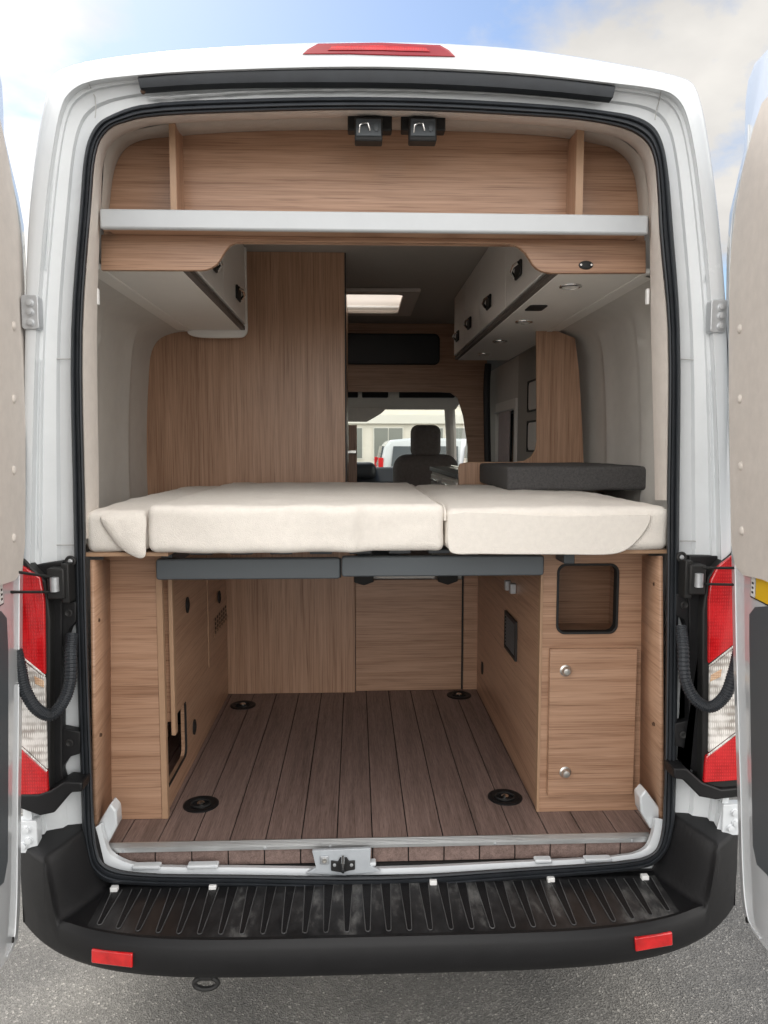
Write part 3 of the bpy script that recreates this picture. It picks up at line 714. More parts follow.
# --- inner side lining above the bed (grey, with pressed ribs)
for side in (-1, 1):
    prof = [(.995, BEDBOT-.05), (1.0, BEDTOP), (.995, BEDTOP+.25), (.982, BEDTOP+.45), (.965, EZ+.42), (.93, EZ+.475), (.86, EZ+.505), (.76, EZ+.512)]
    ys = [2.12, 2.16, 2.22, 2.35, 2.45, 2.55, 2.60, 2.64, 2.68, 2.72, 2.78, 2.9, 3.0, 3.03, 3.06, 3.09, 3.14, 3.37, 3.75]
    rows = []
    for y in ys:
        k = -.03*math.exp(-((y-2.64)/.035)**2) - .022*math.exp(-((y-3.05)/.02)**2) - .05*max(0, (2.30-y)/.18) - .012*(y > 2.7)*(y < 3.04)
        pf = prof if y > 2.18 else [(max(a_, .885), min(b_, EZ+.47)) for a_, b_ in prof]
        rows.append([Vector((side*(px_+k*(1 if i < 5 else .3)), y, z+(i*.0004 if y < 2.18 else 0))) for i, (px_, z) in enumerate(pf)])
    sm = [catmull(r, False, 5) for r in rows]
    MB().loft(sm, closed=False).build('side_lining', 'liner', van, smooth=60)
    # lining further forward
    if side > 0:
        MB().box(.925, .935, 3.62, 4.50, FLOOR, EZ+.55).build('side_lining', 'ceiling', van)
        MB().box(.925, .935, 5.16, 5.75, FLOOR, EZ+.55).build('side_lining', 'liner', van)
        MB().box(.925, .935, 4.502, 5.158, EZ+.30, EZ+.55).build('side_lining', 'liner', van)
        MB().box(.925, .935, 4.502, 5.158, FLOOR, EZ-.42).build('side_lining', 'liner', van)
        rt_ = at(641, 304, 2.13)
    # metal rail where lining and cupboard meet
    MB().box(side*.785-.012, side*.785+.012, 2.17, 3.3, EZ+.500, EZ+.5165).build('cupboard_rail', 'board', van, bevel=.003)
    p = at(98 if side < 0 else 647, 297, 2.118)
    MB().box(p.x-.004, p.x+.004, 2.108, 2.122, p.z-.022, p.z+.022).build('lining_clip', 'whitelabel', van, bevel=.002)

# --- ceiling and roof hatch
CEIL = EZ+.86
hx0, hx1, hy0, hy1 = HX0, HX1, HY0, HY1
ce = MB(); th = .02
for a, b, c, d_ in ((-.835, hx0, 2.25, 5.75), (hx1, .835, 2.25, 5.75), (hx0, hx1, 2.25, hy0), (hx0, hx1, hy1, 5.75)):
    ce.box(a, b, c, d_, CEIL, CEIL+th)
ce.build('ceiling', 'ceiling', van)
ht = MB()
inr = rrect(hx0+.03, hx1-.03, hy0+.03, hy1-.03, .04); 
inr2 = [(x, y) for x, y in inr]; out = outer_for(inr2, hx0-.06, hx1+.06, hy0-.06, hy1+.06)
ht.frame([(x, y, CEIL-.022) for x, y in out], [(x, y, CEIL-.022) for x, y in inr2], (0, 0, .02))
hto = ht.build('roof_hatch', 'trim', van, bevel=.004)
MB().add([(hx0+.01, hy0+.01, CEIL+.03), (hx1-.01, hy0+.01, CEIL+.03), (hx1-.01, hy1-.01, CEIL+.03), (hx0+.01, hy1-.01, CEIL+.03)], [(0, 1, 2, 3)]).build('hatch_blind', 'hatch_blind', hto)
hs = MB()
for a, b, c, d_ in ((hx0-.08, hx0-.002, hy0-.08, hy1+.08), (hx1+.002, hx1+.08, hy0-.08, hy1+.08), (hx0-.0015, hx1+.0015, hy0-.08, hy0-.002), (hx0-.0015, hx1+.0015, hy1+.002, hy1+.08)):
    hs.box(a, b, c, d_, CEIL+.021, EZ+1.05)
hs.build('hatch_frame', 'board', hto)

# --- cab: arch side frames, dashboard, windscreen, seats, outer front end
cab = MB()
rn = [grow(1.10, 5.75)]
for Y, top, bo in ((6.2, EZ+.98, .45), (6.55, EZ+.78, .45), (6.85, EZ+.52, .45)):
    rn.append([Vector((p.x*1.10*(1-.02*(Y-5.75)), Y, min(p.z, top - .04*abs(p.x)))) for p in rO])
# roof cap over the cab: only the part above the windows
def upper(r): return [p for p in r]
half = [r[11*4-1:26*4+2] for r in rn]
MB().loft(half, closed=False).build('cab_roof', 'paint', van, smooth=50)
for s in (-1, 1):
    x = s*1.0
    c_ = MB()
    c_.box(x-.02, x+.02, 5.76, 7.7, .45, EZ-.38)
    c_.box(x-.03, x+.02, 5.76, 5.98, EZ-.38, EZ+.62)
    c_.box(x-.05, x+.015, 5.98, 6.80, EZ+.40, EZ+.62)
    c_.build('cab_side', 'paint', van, bevel=.01)
    MB().add([(x, 5.98, EZ-.38), (x, 7.45, EZ-.38), (x, 6.85, EZ+.40), (x, 5.98, EZ+.40)], [(0, 1, 2, 3)]).build('side_window', 'glass', van)
    MB().tube([(s*.80, 6.82, EZ+.37), (s*.845, 7.05, EZ+.12), (s*.885, 7.3, EZ-.15), (s*.92, 7.52, EZ-.42)], .05, 10).build('windscreen_pillar', 'trim', van)
MB().add([(-.95, 6.84, EZ+.43), (.95, 6.84, EZ+.43), (.98, 7.62, EZ-.48), (-.98, 7.62, EZ-.48)], [(0, 1, 2, 3)]).build('windscreen', 'glass', van)
bn = MB(); bn.loft([[(-1.0, 7.55, .4), (1.0, 7.55, .4), (1.0, 7.55, EZ-.48), (-1.0, 7.55, EZ-.48)], [(-.95, 7.95, .4), (.95, 7.95, .4), (.95, 7.95, EZ-.72), (-.95, 7.95, EZ-.72)]], True, True)
bn.build('bonnet', 'paint', van, bevel=.03)
MB().box(-.96, .96, 5.76, 7.54, FLOOR-.10, FLOOR-.05).build('cab_floor', 'dark', van)
da = MB(); da.prism([(-.96, 6.9, EZ-.95), (-.96, 6.95, EZ-.34), (-.96, 7.15, EZ-.19), (-.96, 7.5, EZ-.24), (-.96, 7.53, EZ-.95)], (1.92, 0, 0))
dao = da.build('dashboard', 'dash', van, bevel=.03)
rounded_block(-.62, .13, 6.93, 7.2, EZ-.30, EZ-.145, .06, step=.06).build('instrument_hood', 'dash', dao, smooth=80)
MB().tube(catmull([(-.55+.18*math.cos(t), 6.72+.05*math.sin(t), EZ-.32+.17*math.sin(t)) for t in [2*math.pi*k/16 for k in range(16)]], True, 2), .016, 8, closed=True).build('steering_wheel', 'dark', van)
oc = MB(); oc.prism([(-.85, 6.05, EZ+.53), (-.85, 6.15, EZ+.43), (-.85, 6.70, EZ+.335), (-.85, 6.86, EZ+.39), (-.85, 6.86, EZ+.60), (-.85, 6.05, EZ+.62)], (1.70, 0, 0))
oco = oc.build('overhead_console', 'trim', van, bevel=.02)
for a, b in ((345,358),(362,388),(399,454)):
    p, q = at(a, 397 if a > 390 else 393, 6.10), at(b, 391 if a > 390 else 399, 6.10)
    MB().box(p.x, q.x, 6.04, 6.115, EZ+.40, EZ+.465).build('console_pocket', 'dash', oco, bevel=.008)
vs = MB(); v0, v1 = at(346, 405, 6.6), at(384, 421, 6.6)
vs.prism([(v0.x-.35, 6.62, EZ+.36), (v1.x+.04, 6.62, EZ+.36), (v1.x-.02, 6.64, EZ+.30), (v1.x-.15, 6.66, EZ+.225), (v0.x-.35, 6.66, EZ+.225)], (0, .03, 0))
vs.build('sun_visor', 'trim', van, bevel=.01)
for c_x, nm in ((at(425.5, 450, 6.0).x, 0), (-.50, 1)):
    st = rounded_block(c_x-.265, c_x+.265, 5.86, 6.10, FLOOR+.25, EZ-.058, .115, wr=0, step=.05)
    sob = st.build('cab_seat', 'seat', van, smooth=80)
    rounded_block(c_x-.122, c_x+.122, 5.93, 6.06, EZ-.085, EZ+.178, .062, step=.03).build('headrest', 'seat', sob, smooth=80)
    MB().tube([(c_x-.06, 6.0, EZ-.12), (c_x-.06, 6.0, EZ-.04)], .008, 8).build('headrest_post', 'chrome', sob)
    MB().tube([(c_x+.06, 6.0, EZ-.12), (c_x+.06, 6.0, EZ-.04)], .008, 8).build('headrest_post', 'chrome', sob)
    rounded_block(c_x-.26, c_x+.26, 6.08, 6.55, FLOOR+.28, FLOOR+.43, .06, step=.05).build('seat_cushion', 'seat', sob, smooth=80)
# wheels (they carry the van; seen from a step aside)
for s in (-1, 1):
    for Y in (3.2, 6.95):
        c_ = Vector((s*.86, Y, .35))
        wo = MB().lathe((c_.x-s*.11, Y, .35), (s, 0, 0), [(.20, 0), (.33, 0), (.35, .03), (.35, .19), (.33, .22), (.22, .22), (.20, .16)], 28).build('wheel', 'rubber', van)
        MB().lathe((c_.x+s*.03, Y, .35), (s, 0, 0), [(.21, 0), (.19, .05), (.06, .06), (.05, .07)], 20).build('rim', 'steel', wo)
MB().box(-.90, .90, 2.03, 7.5, .42, FLOOR-.06).build('chassis', 'dark', van)

# --- lashing rings let into the floor
for px, py in ((243,705),(201,804),(505,797),(459,695)):
    p = atz(px, py, FLOOR+.002)
    lr = MB().lathe((p.x, p.y, FLOOR), (0, 0, 1), [(.056, 0), (.056, .003), (.050, .0055), (.043, .004), (.030, .0012)], 28).build('lashing_ring', 'plastic', van)
    MB().lathe((p.x, p.y, FLOOR+.001), (0, 0, 1), [(.013, 0), (.012, .006), (.007, .010), (.002, .011)], 14).build('ring_bolt', 'chrome', lr)
    MB().tube([(p.x+.030*math.cos(t), p.y+.026*math.sin(t), FLOOR+.0045) for t in [2*math.pi*k/20 for k in range(20)]], .003, 6, closed=True).build('ring_loop', 'dark', lr)

# ================================================================== FURNITURE
# --- high shelf across the rear
sh = thing('rear_shelf', 'oak storage shelf with a pale edge, above the bed opening', 'shelf', (0, 2.25, EZ+.60))
s0, s1 = at(100, 222, 2.08), at(648, 226, 2.08)
ZSH0, ZSH1 = EZ+.5855, EZ+.638
ol = [(s0.x, ZSH0)]
lipb = MB(); lipb.box(s0.x, s1.x, 2.074, 2.094, ZSH0, ZSH1); lipb.build('shelf_edge', 'lip', sh, bevel=.006)
MB().box(s0.x+.01, s1.x-.01, 2.0945, 2.2, ZSH0+.008, ZSH1-.012).build('shelf_board', 'wood_h', sh)
wp = catmull([at(x, y-3, 2.20) for x, y in W_], False, 5)
bpts = [Vector((wp[0].x-.02, 2.2005, ZSH0)), *[Vector((p.x*1.015, 2.2005, p.z+.015)) for p in wp], Vector((wp[-1].x+.02, 2.2005, ZSH0))]
MB().prism(bpts, (0, .015, 0)).build('back_panel', 'wood_h', sh)
for xa, xb, ytop in ((168.5,175,122.5),(577,584.5,129)):
    p, q = at(xa, ytop, 2.11), at(xb, ytop, 2.11)
    dv = MB().box(p.x, q.x, 2.113, 2.2, ZSH1-.0115, p.z).build('divider', 'wood_v', sh)
    MB().box(p.x+.0003, q.x-.0003, 2.110, 2.1125, ZSH1-.0112, p.z-.0003).build('edge_band', 'edge', dv)
F_ = [(101,231),(101,270),(195,270.2),(204,270),(211,268),(217,264),(221,258),(225,251),(229.5,245.5),(235,242.7),(245,241.5),(260,241.2),(440,243),(505,243.3),(513,244.3),(519,247),(525,252),(529,258),(533,264.5),(537,268.5),(542.5,271.5),(551,273),(560,273),(646,273),(646,233)]
MB().prism([at(x, y, 2.16) if i not in (0, len(F_)-1) else Vector((at(x, y, 2.16).x, 2.16, ZSH0+.0075)) for i, (x, y) in enumerate(F_)], (0, .016, 0)).build('fascia', 'wood_h', sh, bevel=.001)
p = at(586, 265, 2.158)
bt = MB().lathe((p.x, 2.16, p.z), (0, -1, 0), [(.0125, 0), (.012, .003), (.009, .005)], 20, sx=1.7).build('fascia_socket', 'dark', sh)
for dx in (-.015, .015):
    MB().lathe((p.x+dx, 2.158, p.z), (0, -1, 0), [(.0032, 0), (.003, .0035)], 10).build('screw', 'chrome', bt)

# --- overhead cupboards
def latch(parent, X, Y, Z, sgn):
    lb = MB().box(min(X, X+sgn*.010), max(X, X+sgn*.010), Y-.045, Y+.045, Z-.028, Z+.028).build('latch', 'dark', parent, bevel=.006)
    MB().tube([(X+sgn*.012, Y-.035, Z+.016), (X+sgn*.024, Y-.010, Z+.010), (X+sgn*.026, Y+.015, Z-.004), (X+sgn*.012, Y+.032, Z-.016)], .006, 8).build('latch_lever', 'chrome', parent)
ZC0 = EZ+.503
XLf = -.535
def cup_door(X, a, b):
    z0, z1 = ZC0+.026, CEIL-.004
    a = max(a, 2.22); pts = [(a, z0), (b, z0), (b, z1), (a, z1)]
    return MB().prism([(X, y, z) for y, z in pts], (.020, 0, 0))
cl = thing('overhead_cupboard', 'short white overhead cupboard beside the tall oak wall, without spotlights', 'cupboard', (-.68, 2.7, ZC0))
MB().box(-.83, XLf-.022, 2.18, 3.285, ZC0, ZC0+.016).build('bottom_board', 'board', cl, bevel=.002)
MB().box(-.83, XLf-.024, 2.22, 3.285, ZC0+.017, CEIL-.002).build('carcass', 'cupboard_white', cl)
ep = catmull([(-.79, 3.2865, ZC0+.02), (-.785, 3.2865, ZC0-.012), (-.755, 3.2865, ZC0-.026), (-.59, 3.2865, ZC0-.030), (-.548, 3.2865, ZC0-.026), (-.531, 3.2865, ZC0-.008), (-.529, 3.2865, ZC0+.06)], False, 5)
MB().prism(ep + [Vector((-.529, 3.2865, CEIL-.003)), Vector((-.79, 3.2865, CEIL-.003))], (0, .018, 0)).build('end_panel', 'cupboard_white', cl, bevel=.003)
MB().box(XLf-.022, XLf-.004, 2.18, 3.284, ZC0+.002, ZC0+.018).build('shadow_gap', 'gap_brown', cl)
for a, b, yl in ((2.182, 2.745, 2.55), (2.752, 3.283, 3.06)):
    dd = cup_door(XLf-.020, a, b).build('door', 'cupboard_white', cl, bevel=.003)
    latch(dd, XLf, yl, EZ+.615, 1)
XRf = .512
cr = thing('overhead_cupboard', 'long white overhead cupboard with a row of round spotlights under it', 'cupboard', (.68, 3.2, ZC0))
MB().box(XRf+.022, .83, 2.18, 4.34, ZC0, ZC0+.016).build('bottom_board', 'board', cr, bevel=.002)
MB().box(XRf+.024, .83, 2.22, 4.34, ZC0+.017, CEIL-.002).build('carcass', 'cupboard_white', cr)
MB().box(XRf+.004, XRf+.022, 2.18, 4.33, ZC0+.002, ZC0+.018).build('shadow_gap', 'gap_brown', cr)
for a, b, yl in ((2.182, 2.86, 2.62), (2.867, 3.47, 3.20), (3.477, 3.93, 3.74), (3.937, 4.345, 4.17)):
    dd = cup_door(XRf, a, b).build('door', 'cupboard_white', cr, bevel=.003)
    latch(dd, XRf, yl, EZ+.615, -1)
for px, py in ((570.5,286),(524,321.5),(500,341),(484,354)):
    p = atz(px, py, ZC0)
    sp_ = MB().lathe((p.x, p.y, ZC0), (0, 0, -1), [(.036, 0), (.035, .004), (.029, .006), (.027, .003)], 24).build('spotlight', 'chrome', cr)
    MB().lathe((p.x, p.y, ZC0-.0005), (0, 0, -1), [(.027, 0), (.026, .0035), (.012, .0045)], 20).build('spotlight_lens', 'niche', sp_)
p = atz(536, 307.5, ZC0)
MB().prism([Vector((p.x+a, p.y+b, ZC0)) for a, b in rrect(-.032, .032, -.05, .05, .012)], (0, 0, -.004)).build('vent_cover', 'dark', cr, bevel=.001)

# --- tall washroom wall on the left
PX = at(345, 400, 3.37).x
wr_ = thing('washroom_cubicle', 'tall oak washroom cubicle wall rising from floor to ceiling behind the bed', 'partition', (-.55, 3.8, FLOOR))
wl, wt_ = at(144, 490, 3.37).x, at(152, 339, 3.37).x
MB().prism([(wl, 3.37, BEDBOT-.1), (PX, 3.37, BEDBOT-.1), (PX, 3.37, CEIL-.001), (-.80, 3.37, CEIL-.001), (-.84, 3.37, EZ+.53), (wt_, 3.37, EZ+.48), (wl+.012, 3.37, EZ+.15)], (0, .02, 0)).build('rear_wall', 'wood_v', wr_, bevel=.001)
MB().box(PX+.0005, PX+.006, 3.372, 3.395, BEDBOT-.1, CEIL-.002).build('dark_edge_strip', 'dark', wr_)  # thin dark strip along the wall's free edge
MB().box(PX-.02, PX-.001, 3.3915, 4.75, FLOOR+.001, CEIL-.002).build('side_wall', 'wood_v', wr_)
PX2 = at(355, 640, 3.36).x
MB().box(-.74, PX2, 3.350, 3.3685, FLOOR+.001, BEDBOT-.06).build('lower_wall', 'wood_v', wr_, bevel=.001)
p = at(352, 452, 4.72)
wd = MB().box(PX+.0, PX+.055, 4.752, 4.775, FLOOR+.002, EZ+.14).build('washroom_door', 'wood_v', wr_, bevel=.002)
MB().box(p.x-.04, p.x+.03, 4.725, 4.752, p.z-.012, p.z+.012).build('door_handle', 'chrome', wd, bevel=.005)

# --- oak end panel between bed and kitchen
PY = 3.25
epn = thing('end_panel', 'upright oak end panel with a curved foot, above the dark grey bolster', 'end panel', (.75, PY, BEDTOP))
pp = [at(x, y, PY) for x, y in ((575,338),(579,370),(582,420),(584,470),(584,492),(459,492),(458.5,468),(460,464),(468,462.5),(480,462.3),(515,462.3),(524,461),(531,457),(535.5,450),(537,441),(537,400),(536.5,330),(545,326))]
MB().prism(pp, (0, .018, 0)).build('panel', 'wood_v', epn, bevel=.001)
MB().tube([p_+Vector((0, -.0005, 0)) for p_ in pp[6:17]], .0022, 6).build('edge_band', 'edge', epn)

# --- cab arch with over-cab locker
AY = 5.25
arch = thing('cab_arch', 'oak arch panel over the cab with a dark open locker', 'wall panel', (0, AY, FLOOR))
az = at(420, 392, AY).z
AXR = at(486.5, 420, AY).x
ao = [(-.97, FLOOR+.001), (-.97, EZ+.45), (-.82, CEIL-.001), (.82, CEIL-.001), (AXR, EZ+.6), (AXR, FLOOR+.001), (.735, FLOOR+.001), (.735, EZ+.0), (.70, EZ+.22), (.66, EZ+.345), (.61, az-.005), (.54, az), (-.62, az), (-.72, EZ+.3), (-.74, FLOOR+.001)]
lk0, lk1 = at(300, 362, AY), at(439, 335, AY)
zl0, zl1 = at(400, 364, AY).z, at(400, 334.5, AY).z
MB().prism([(x, AY, z) for x, z in ao], (0, .02, 0)).build('arch_board', 'wood_h', arch, bevel=.001)
inn = rrect(lk0.x, lk1.x, zl0, zl1, .035)
lb_ = MB().prism([(x, AY-.006, z) for x, z in inn], (0, .0055, 0)).build('locker_recess', 'dash', arch, bevel=.002)
MB().tube([(x, AY-.006, z) for x, z in inn], .006, 6, closed=True).build('locker_rim', 'dark', arch)

# --- wall window, curtain, niches ahead of the end panel (right side wall)
wf = MB()
inn = rrect(4.55, 5.11, EZ-.36, EZ+.235, .03); out = outer_for(inn, 4.503, 5.157, EZ-.419, EZ+.299)
wf.frame([(.912, y, z) for y, z in out], [(.912, y, z) for y, z in inn], (.03, 0, 0))
wfo = wf.build('wall_window', 'board', van, bevel=.003)
MB().box(.944, .948, 4.51, 5.15, EZ-.41, EZ+.29).build('window_glass', 'tinted', wfo)
cu = MB(); rows = []
for k in range(25):
    y = 4.60+k*.013; rows.append([Vector((.895+.010*math.sin(k*1.3), y, EZ-.36)), Vector((.895+.010*math.sin(k*1.3+.3), y, EZ+.225))])
cuo = cu.loft(rows, closed=False).build('curtain', 'curtain', solid=.002); tag(cuo, 'folded grey brown curtain hanging at the side wall window', 'curtain')
cu2 = MB().tube([(.897, 4.54, EZ+.23), (.897, 5.12, EZ+.23)], .006, 8).build('curtain_rail', 'alu', wfo)
for z0, z1 in ((atx(533, 411, .91).z, atx(533, 379, .91).z), (atx(533, 452, .91).z, atx(533, 420, .91).z)):
    pn = MB(); inn = rrect(3.80, 4.20, z0+.01, z1-.01, .03); out = outer_for(inn, 3.79, 4.21, z0, z1)
    pno = pn.frame([(.912, y, z) for y, z in out], [(.912, y, z) for y, z in inn], (.012, 0, 0)).build('wall_pocket', 'dark', van, bevel=.003)
    MB().box(.9185, .9235, 3.801, 4.199, z0+.011, z1-.011).build('pocket_back', 'niche', pno)
# dark B-pillar belt behind the kitchen
MB().tube(catmull([(.87, 5.23, EZ+.58), (.86, 5.22, EZ+.45), (.865, 5.21, EZ+.10), (.885, 5.20, EZ-.5)], False, 4), .024, 8).build('belt_cover', 'dash', van)

# --- kitchen block with hob
kt = thing('kitchen_block', 'pale kitchen block with a steel hob top behind the mattress', 'kitchen unit', (.72, 4.0, FLOOR))
k0 = at(459, 470, 3.40).x
MB().box(k0, .96, 3.40, 4.6, FLOOR+.002, EZ-.148).build('carcass', 'board', kt, bevel=.002)
MB().box(k0-.015, .965, 3.395, 4.62, EZ-.1475, EZ-.121).build('worktop', 'frame_grey', kt, bevel=.004)
for k in range(2):
    kd = MB().box(k0-.012, k0-.0005, 3.42+k*.58, 3.98+k*.58, EZ-.36, EZ-.165).build('drawer', 'cupboard_white', kt, bevel=.003)
    MB().box(k0-.026, k0-.0125, 3.52+k*.58, 3.88+k*.58, EZ-.200, EZ-.185).build('drawer_handle', 'chrome', kd, bevel=.004)
hb_ = MB().box(k0+.05, k0+.40, 3.6, 4.15, EZ-.1205, EZ-.113).build('hob', 'chrome', kt, bevel=.003)
MB().tube([(k0+.06, 3.63, EZ-.104), (k0+.06, 4.12, EZ-.104)], .005, 8).build('pan_rail', 'chrome', hb_)

# --- low partition closing the garage
gp = thing('garage_partition', 'low oak board with level grain closing the storage bay under the bed', 'partition', (.25, 3.33, FLOOR))
ga, gb, gc = at(355.5, 640, 3.37).x, at(461.5, 640, 3.37).x, at(463.5, 640, 3.37).x
gz = at(400, 580, 3.37).z
MB().box(ga, gb, 3.372, 3.39, FLOOR+.001, gz).build('board', 'wood_h', gp, bevel=.001)
MB().box(gb+.0005, gc-.0005, 3.38, 3.388, FLOOR+.001, gz+.05).build('gap_seal', 'dark', gp)
MB().box(gc, .60, 3.372, 3.39, FLOOR+.001, gz+.06).build('filler', 'wood_h', gp, bevel=.001)
for px in (364, 449):
    q = at(px, 579, 3.30)
    MB().prism([(q.x-.045, 3.335, gz+.03), (q.x+.045, 3.335, gz+.03), (q.x+.045, 3.335, gz-.002), (q.x+.0, 3.335, gz-.018), (q.x-.045, 3.335, gz-.004)], (0, .035, 0)).build('hinge_block', 'dark', gp, bevel=.003)
q0, q1 = at(345, 577, 3.28), at(438, 574, 3.28)
MB().box(q0.x, q1.x, 3.395, 3.42, gz+.001, gz+.028).build('slit_light_strip', 'cupboard_white', gp, bevel=.003)  # white strip stands in for the slit of cabin light over the board

# --- lower storage cabinets
CY = 2.20
def lower_cabinet(side):
    if side < 0:
        lab = 'narrow oak storage cabinet with black cable ovals and a perforated vent'
        xf0, xf1 = at(108, 700, CY).x, at(168, 812, CY).x
    else:
        lab = 'oak storage cabinet with an open square niche above its hinged door'
        xf0, xf1 = at(538.5, 700, CY).x, at(643, 700, CY).x
    t = thing('storage_cabinet', lab, 'cabinet', ((xf0+xf1)/2, 2.7, FLOOR))
    ztop_ = BEDBOT-.012
    return t, xf0, xf1, ztop_
t, x0, x1, zt = lower_cabinet(-1)
MB().box(x0, x1-.0185, CY, CY+.018, FLOOR+.001, zt).build('front_panel', 'wood_h', t, bevel=.001)
MB().box(x1-.018, x1, CY-.002, CY+.0205, FLOOR+.001, zt-.01).build('edge_band', 'edge', t, bevel=.001)
# inner side board with a rounded floor-level opening
XS = x1-.012
o0, o1 = atx(171, 790, XS), atx(186, 728, XS)
zo0, zo1 = FLOOR+.075, FLOOR+.275
inn = rrect(CY+.03, atx(186.5, 760, XS).y, zo0, zo1, .03)
out = outer_for(inn, CY+.0205, 2.62, FLOOR+.001, FLOOR+.36)
sb = MB().frame([(XS, y, z) for y, z in out], [(XS, y, z) for y, z in inn], (-.016, 0, 0))
sb.box(XS-.016, XS, 2.6205, 3.349, FLOOR+.001, FLOOR+.3595); sb.box(XS-.016, XS, CY+.0205, 3.349, FLOOR+.3605, zt)
sbo = sb.build('side_board', 'wood_h', t)
MB().tube([(XS, y, z) for y, z in inn], .004, 6, closed=True).build('opening_edge', 'dark', t)
MB().box(x0+.01, XS-.2, CY+.03, 2.9, FLOOR+.004, FLOOR+.40).build('inner_board', 'wood_h', t)
# access doors on the side board
d0, d1 = atx(176, 640, XS).y, atx(204, 640, XS).y
dz0 = atx(204, 668, XS).z
MB().box(XS+.0005, XS+.016, CY+.06, d1, dz0, zt-.05).build('access_door', 'wood_h', t, bevel=.002)
MB().box(XS+.0005, XS+.012, d1+.006, 3.27, dz0+.02, zt-.05).build('access_door', 'wood_h', t, bevel=.002)
MB().box(XS+.0005, XS+.0185, d1+.0005, d1+.0055, dz0, zt-.05).build('edge_band', 'edge', t)
b0 = atx(170, 690, XS+.02)
MB().box(XS+.0165, XS+.030, CY+.045, CY+.075, atx(171, 738, XS+.02).z, zt-.02).build('batten', 'edge', t, bevel=.002)
for px, py in ((187,605),(219,597),(229,650),(194,727)):
    zz = .0165 if py < 640 else .0005
    p = atx(px, py, XS+zz)
    MB().lathe((XS+zz, p.y, p.z), (1, 0, 0), [(.022, 0), (.022, .004), (.016, .006), (.012, .003)], 20, sy=1.25).build('cable_oval', 'dark', t)
vt0, vt1 = atx(214, 634, XS+.012), atx(227, 612, XS+.012)
ve = MB().box(XS+.0125, XS+.0145, vt0.y, vt1.y, vt0.z-.012, vt1.z-.012).build('vent', 'edge', t)
vh = MB()
for i in range(6):
    for j in range(4):
        vh.box(XS+.0146, XS+.0152, vt0.y+.012+i*(vt1.y-vt0.y-.02)/6, vt0.y+.012+i*(vt1.y-vt0.y-.02)/6+.020, vt0.z+j*.018-.004, vt0.z+j*.018+.007)
vh.build('vent_slots', 'dark', ve)
wside = MB().add([at(92, 560, 2.012), at(108.5, 560, CY), at(110, 812, CY), at(95, 838, 2.012)], [(0, 1, 2, 3)])
wo = wside.build('corner_board', 'wood_h', t, solid=.01)
for px, py in ((97,620),(99,735)):
    q = at(px, py, 2.06); MB().lathe((q.x+.003, q.y, q.z), (1, -.3, 0), [(.006, 0), (.005, .004)], 10).build('screw_cover', 'screw', t)

t, x0, x1, zt = lower_cabinet(1)
n0, n1 = at(557, 633, CY), at(618, 564.5, CY)
inn = rrect(n0.x, n1.x, n0.z, n1.z, .025); zsp = n0.z-.035
out = outer_for(inn, x0+.0085, x1, zsp, zt)
fp = MB().frame([(x, CY, z) for x, z in out], [(x, CY, z) for x, z in inn], (0, .018, 0))
fp.box(x0+.0085, x1, CY, CY+.018, FLOOR+.001, zsp-.0002)
fpo = fp.build('front_panel', 'wood_h', t)
MB().box(x0, x0+.008, CY-.002, CY+.0205, FLOOR+.001, zt-.01).build('edge_band', 'edge', t, bevel=.001)
MB().frame([(x, CY-.004, z) for x, z in rrect(n0.x-.004, n1.x+.004, n0.z-.004, n1.z+.004, .028)], [(x, CY-.004, z) for x, z in rrect(n0.x+.003, n1.x-.003, n0.z+.003, n1.z-.003, .023)], (0, .03, 0)).build('niche_rim', M['dark'], t, bevel=.001)
nb = MB(); e = .02
q_ = at(609.5, 600, CY+.32).x
nb.box(n0.x-.05, q_+.02, CY+.32, CY+.33, n0.z-.06, n1.z+.03); nb.box(n0.x-.05, n0.x-.04, CY+.019, CY+.3195, n0.z-.06, n1.z+.03); nb.box(q_, q_+.012, CY+.019, CY+.3195, n0.z-.06, n1.z+.03)
nb.box(n0.x-.0395, q_-.0005, CY+.019, CY+.3195, n0.z-.06, n0.z-.048); nb.box(n0.x-.0395, q_-.0005, CY+.019, CY+.3195, n1.z+.018, n1.z+.03)
nb.build('niche_box', 'wood_h', t)
p, q = at(547.5, 796, CY-.018), at(637.5, 648.5, CY-.018)
dd = MB().box(p.x, q.x, CY-.0195, CY-.0015, p.z, q.z).build('door', 'wood_h', t, bevel=.002)
for px, py in ((566.5,671.5),(566,773.5)):
    k = at(px, py, CY-.03)
    MB().lathe((k.x, CY-.0195, k.z), (0, -1, 0), [(.018, 0), (.018, .003), (.0135, .006), (.0125, .014), (.010, .018), (.004, .0195)], 24).build('knob', 'nickel', dd)
XS = x0+.004
MB().box(XS, XS+.016, CY+.021, 3.371, FLOOR+.001, zt).build('side_board', 'wood_h', t)
v0, v1 = atx(517, 663, XS), atx(506.5, 612, XS)
vz0, vz1 = atx(512, 655, XS).z, atx(512, 616, XS).z
gr = MB(); inn = [(v0.y+.012, vz0+.012), (v1.y-.012, vz0+.012), (v1.y-.012, vz1-.012), (v0.y+.012, vz1-.012)]
vo = gr.frame([(XS-.008, a, b) for a, b in ((v0.y, vz0), (v1.y, vz0), (v1.y, vz1), (v0.y, vz1))], [(XS-.008, a, b) for a, b in inn], (.0075, 0, 0)).build('vent_grille', 'dark', t)
sl = MB()
for k in range(9):
    z = vz0+.016+k*(vz1-vz0-.034)/8; sl.prism([(XS-.007, v0.y+.012, z), (XS-.007, v1.y-.012, z), (XS-.001, v1.y-.012, z+.009), (XS-.001, v0.y+.012, z+.009)], (.0, 0, .003))
sl.build('grille_slats', 'frame_grey', vo)
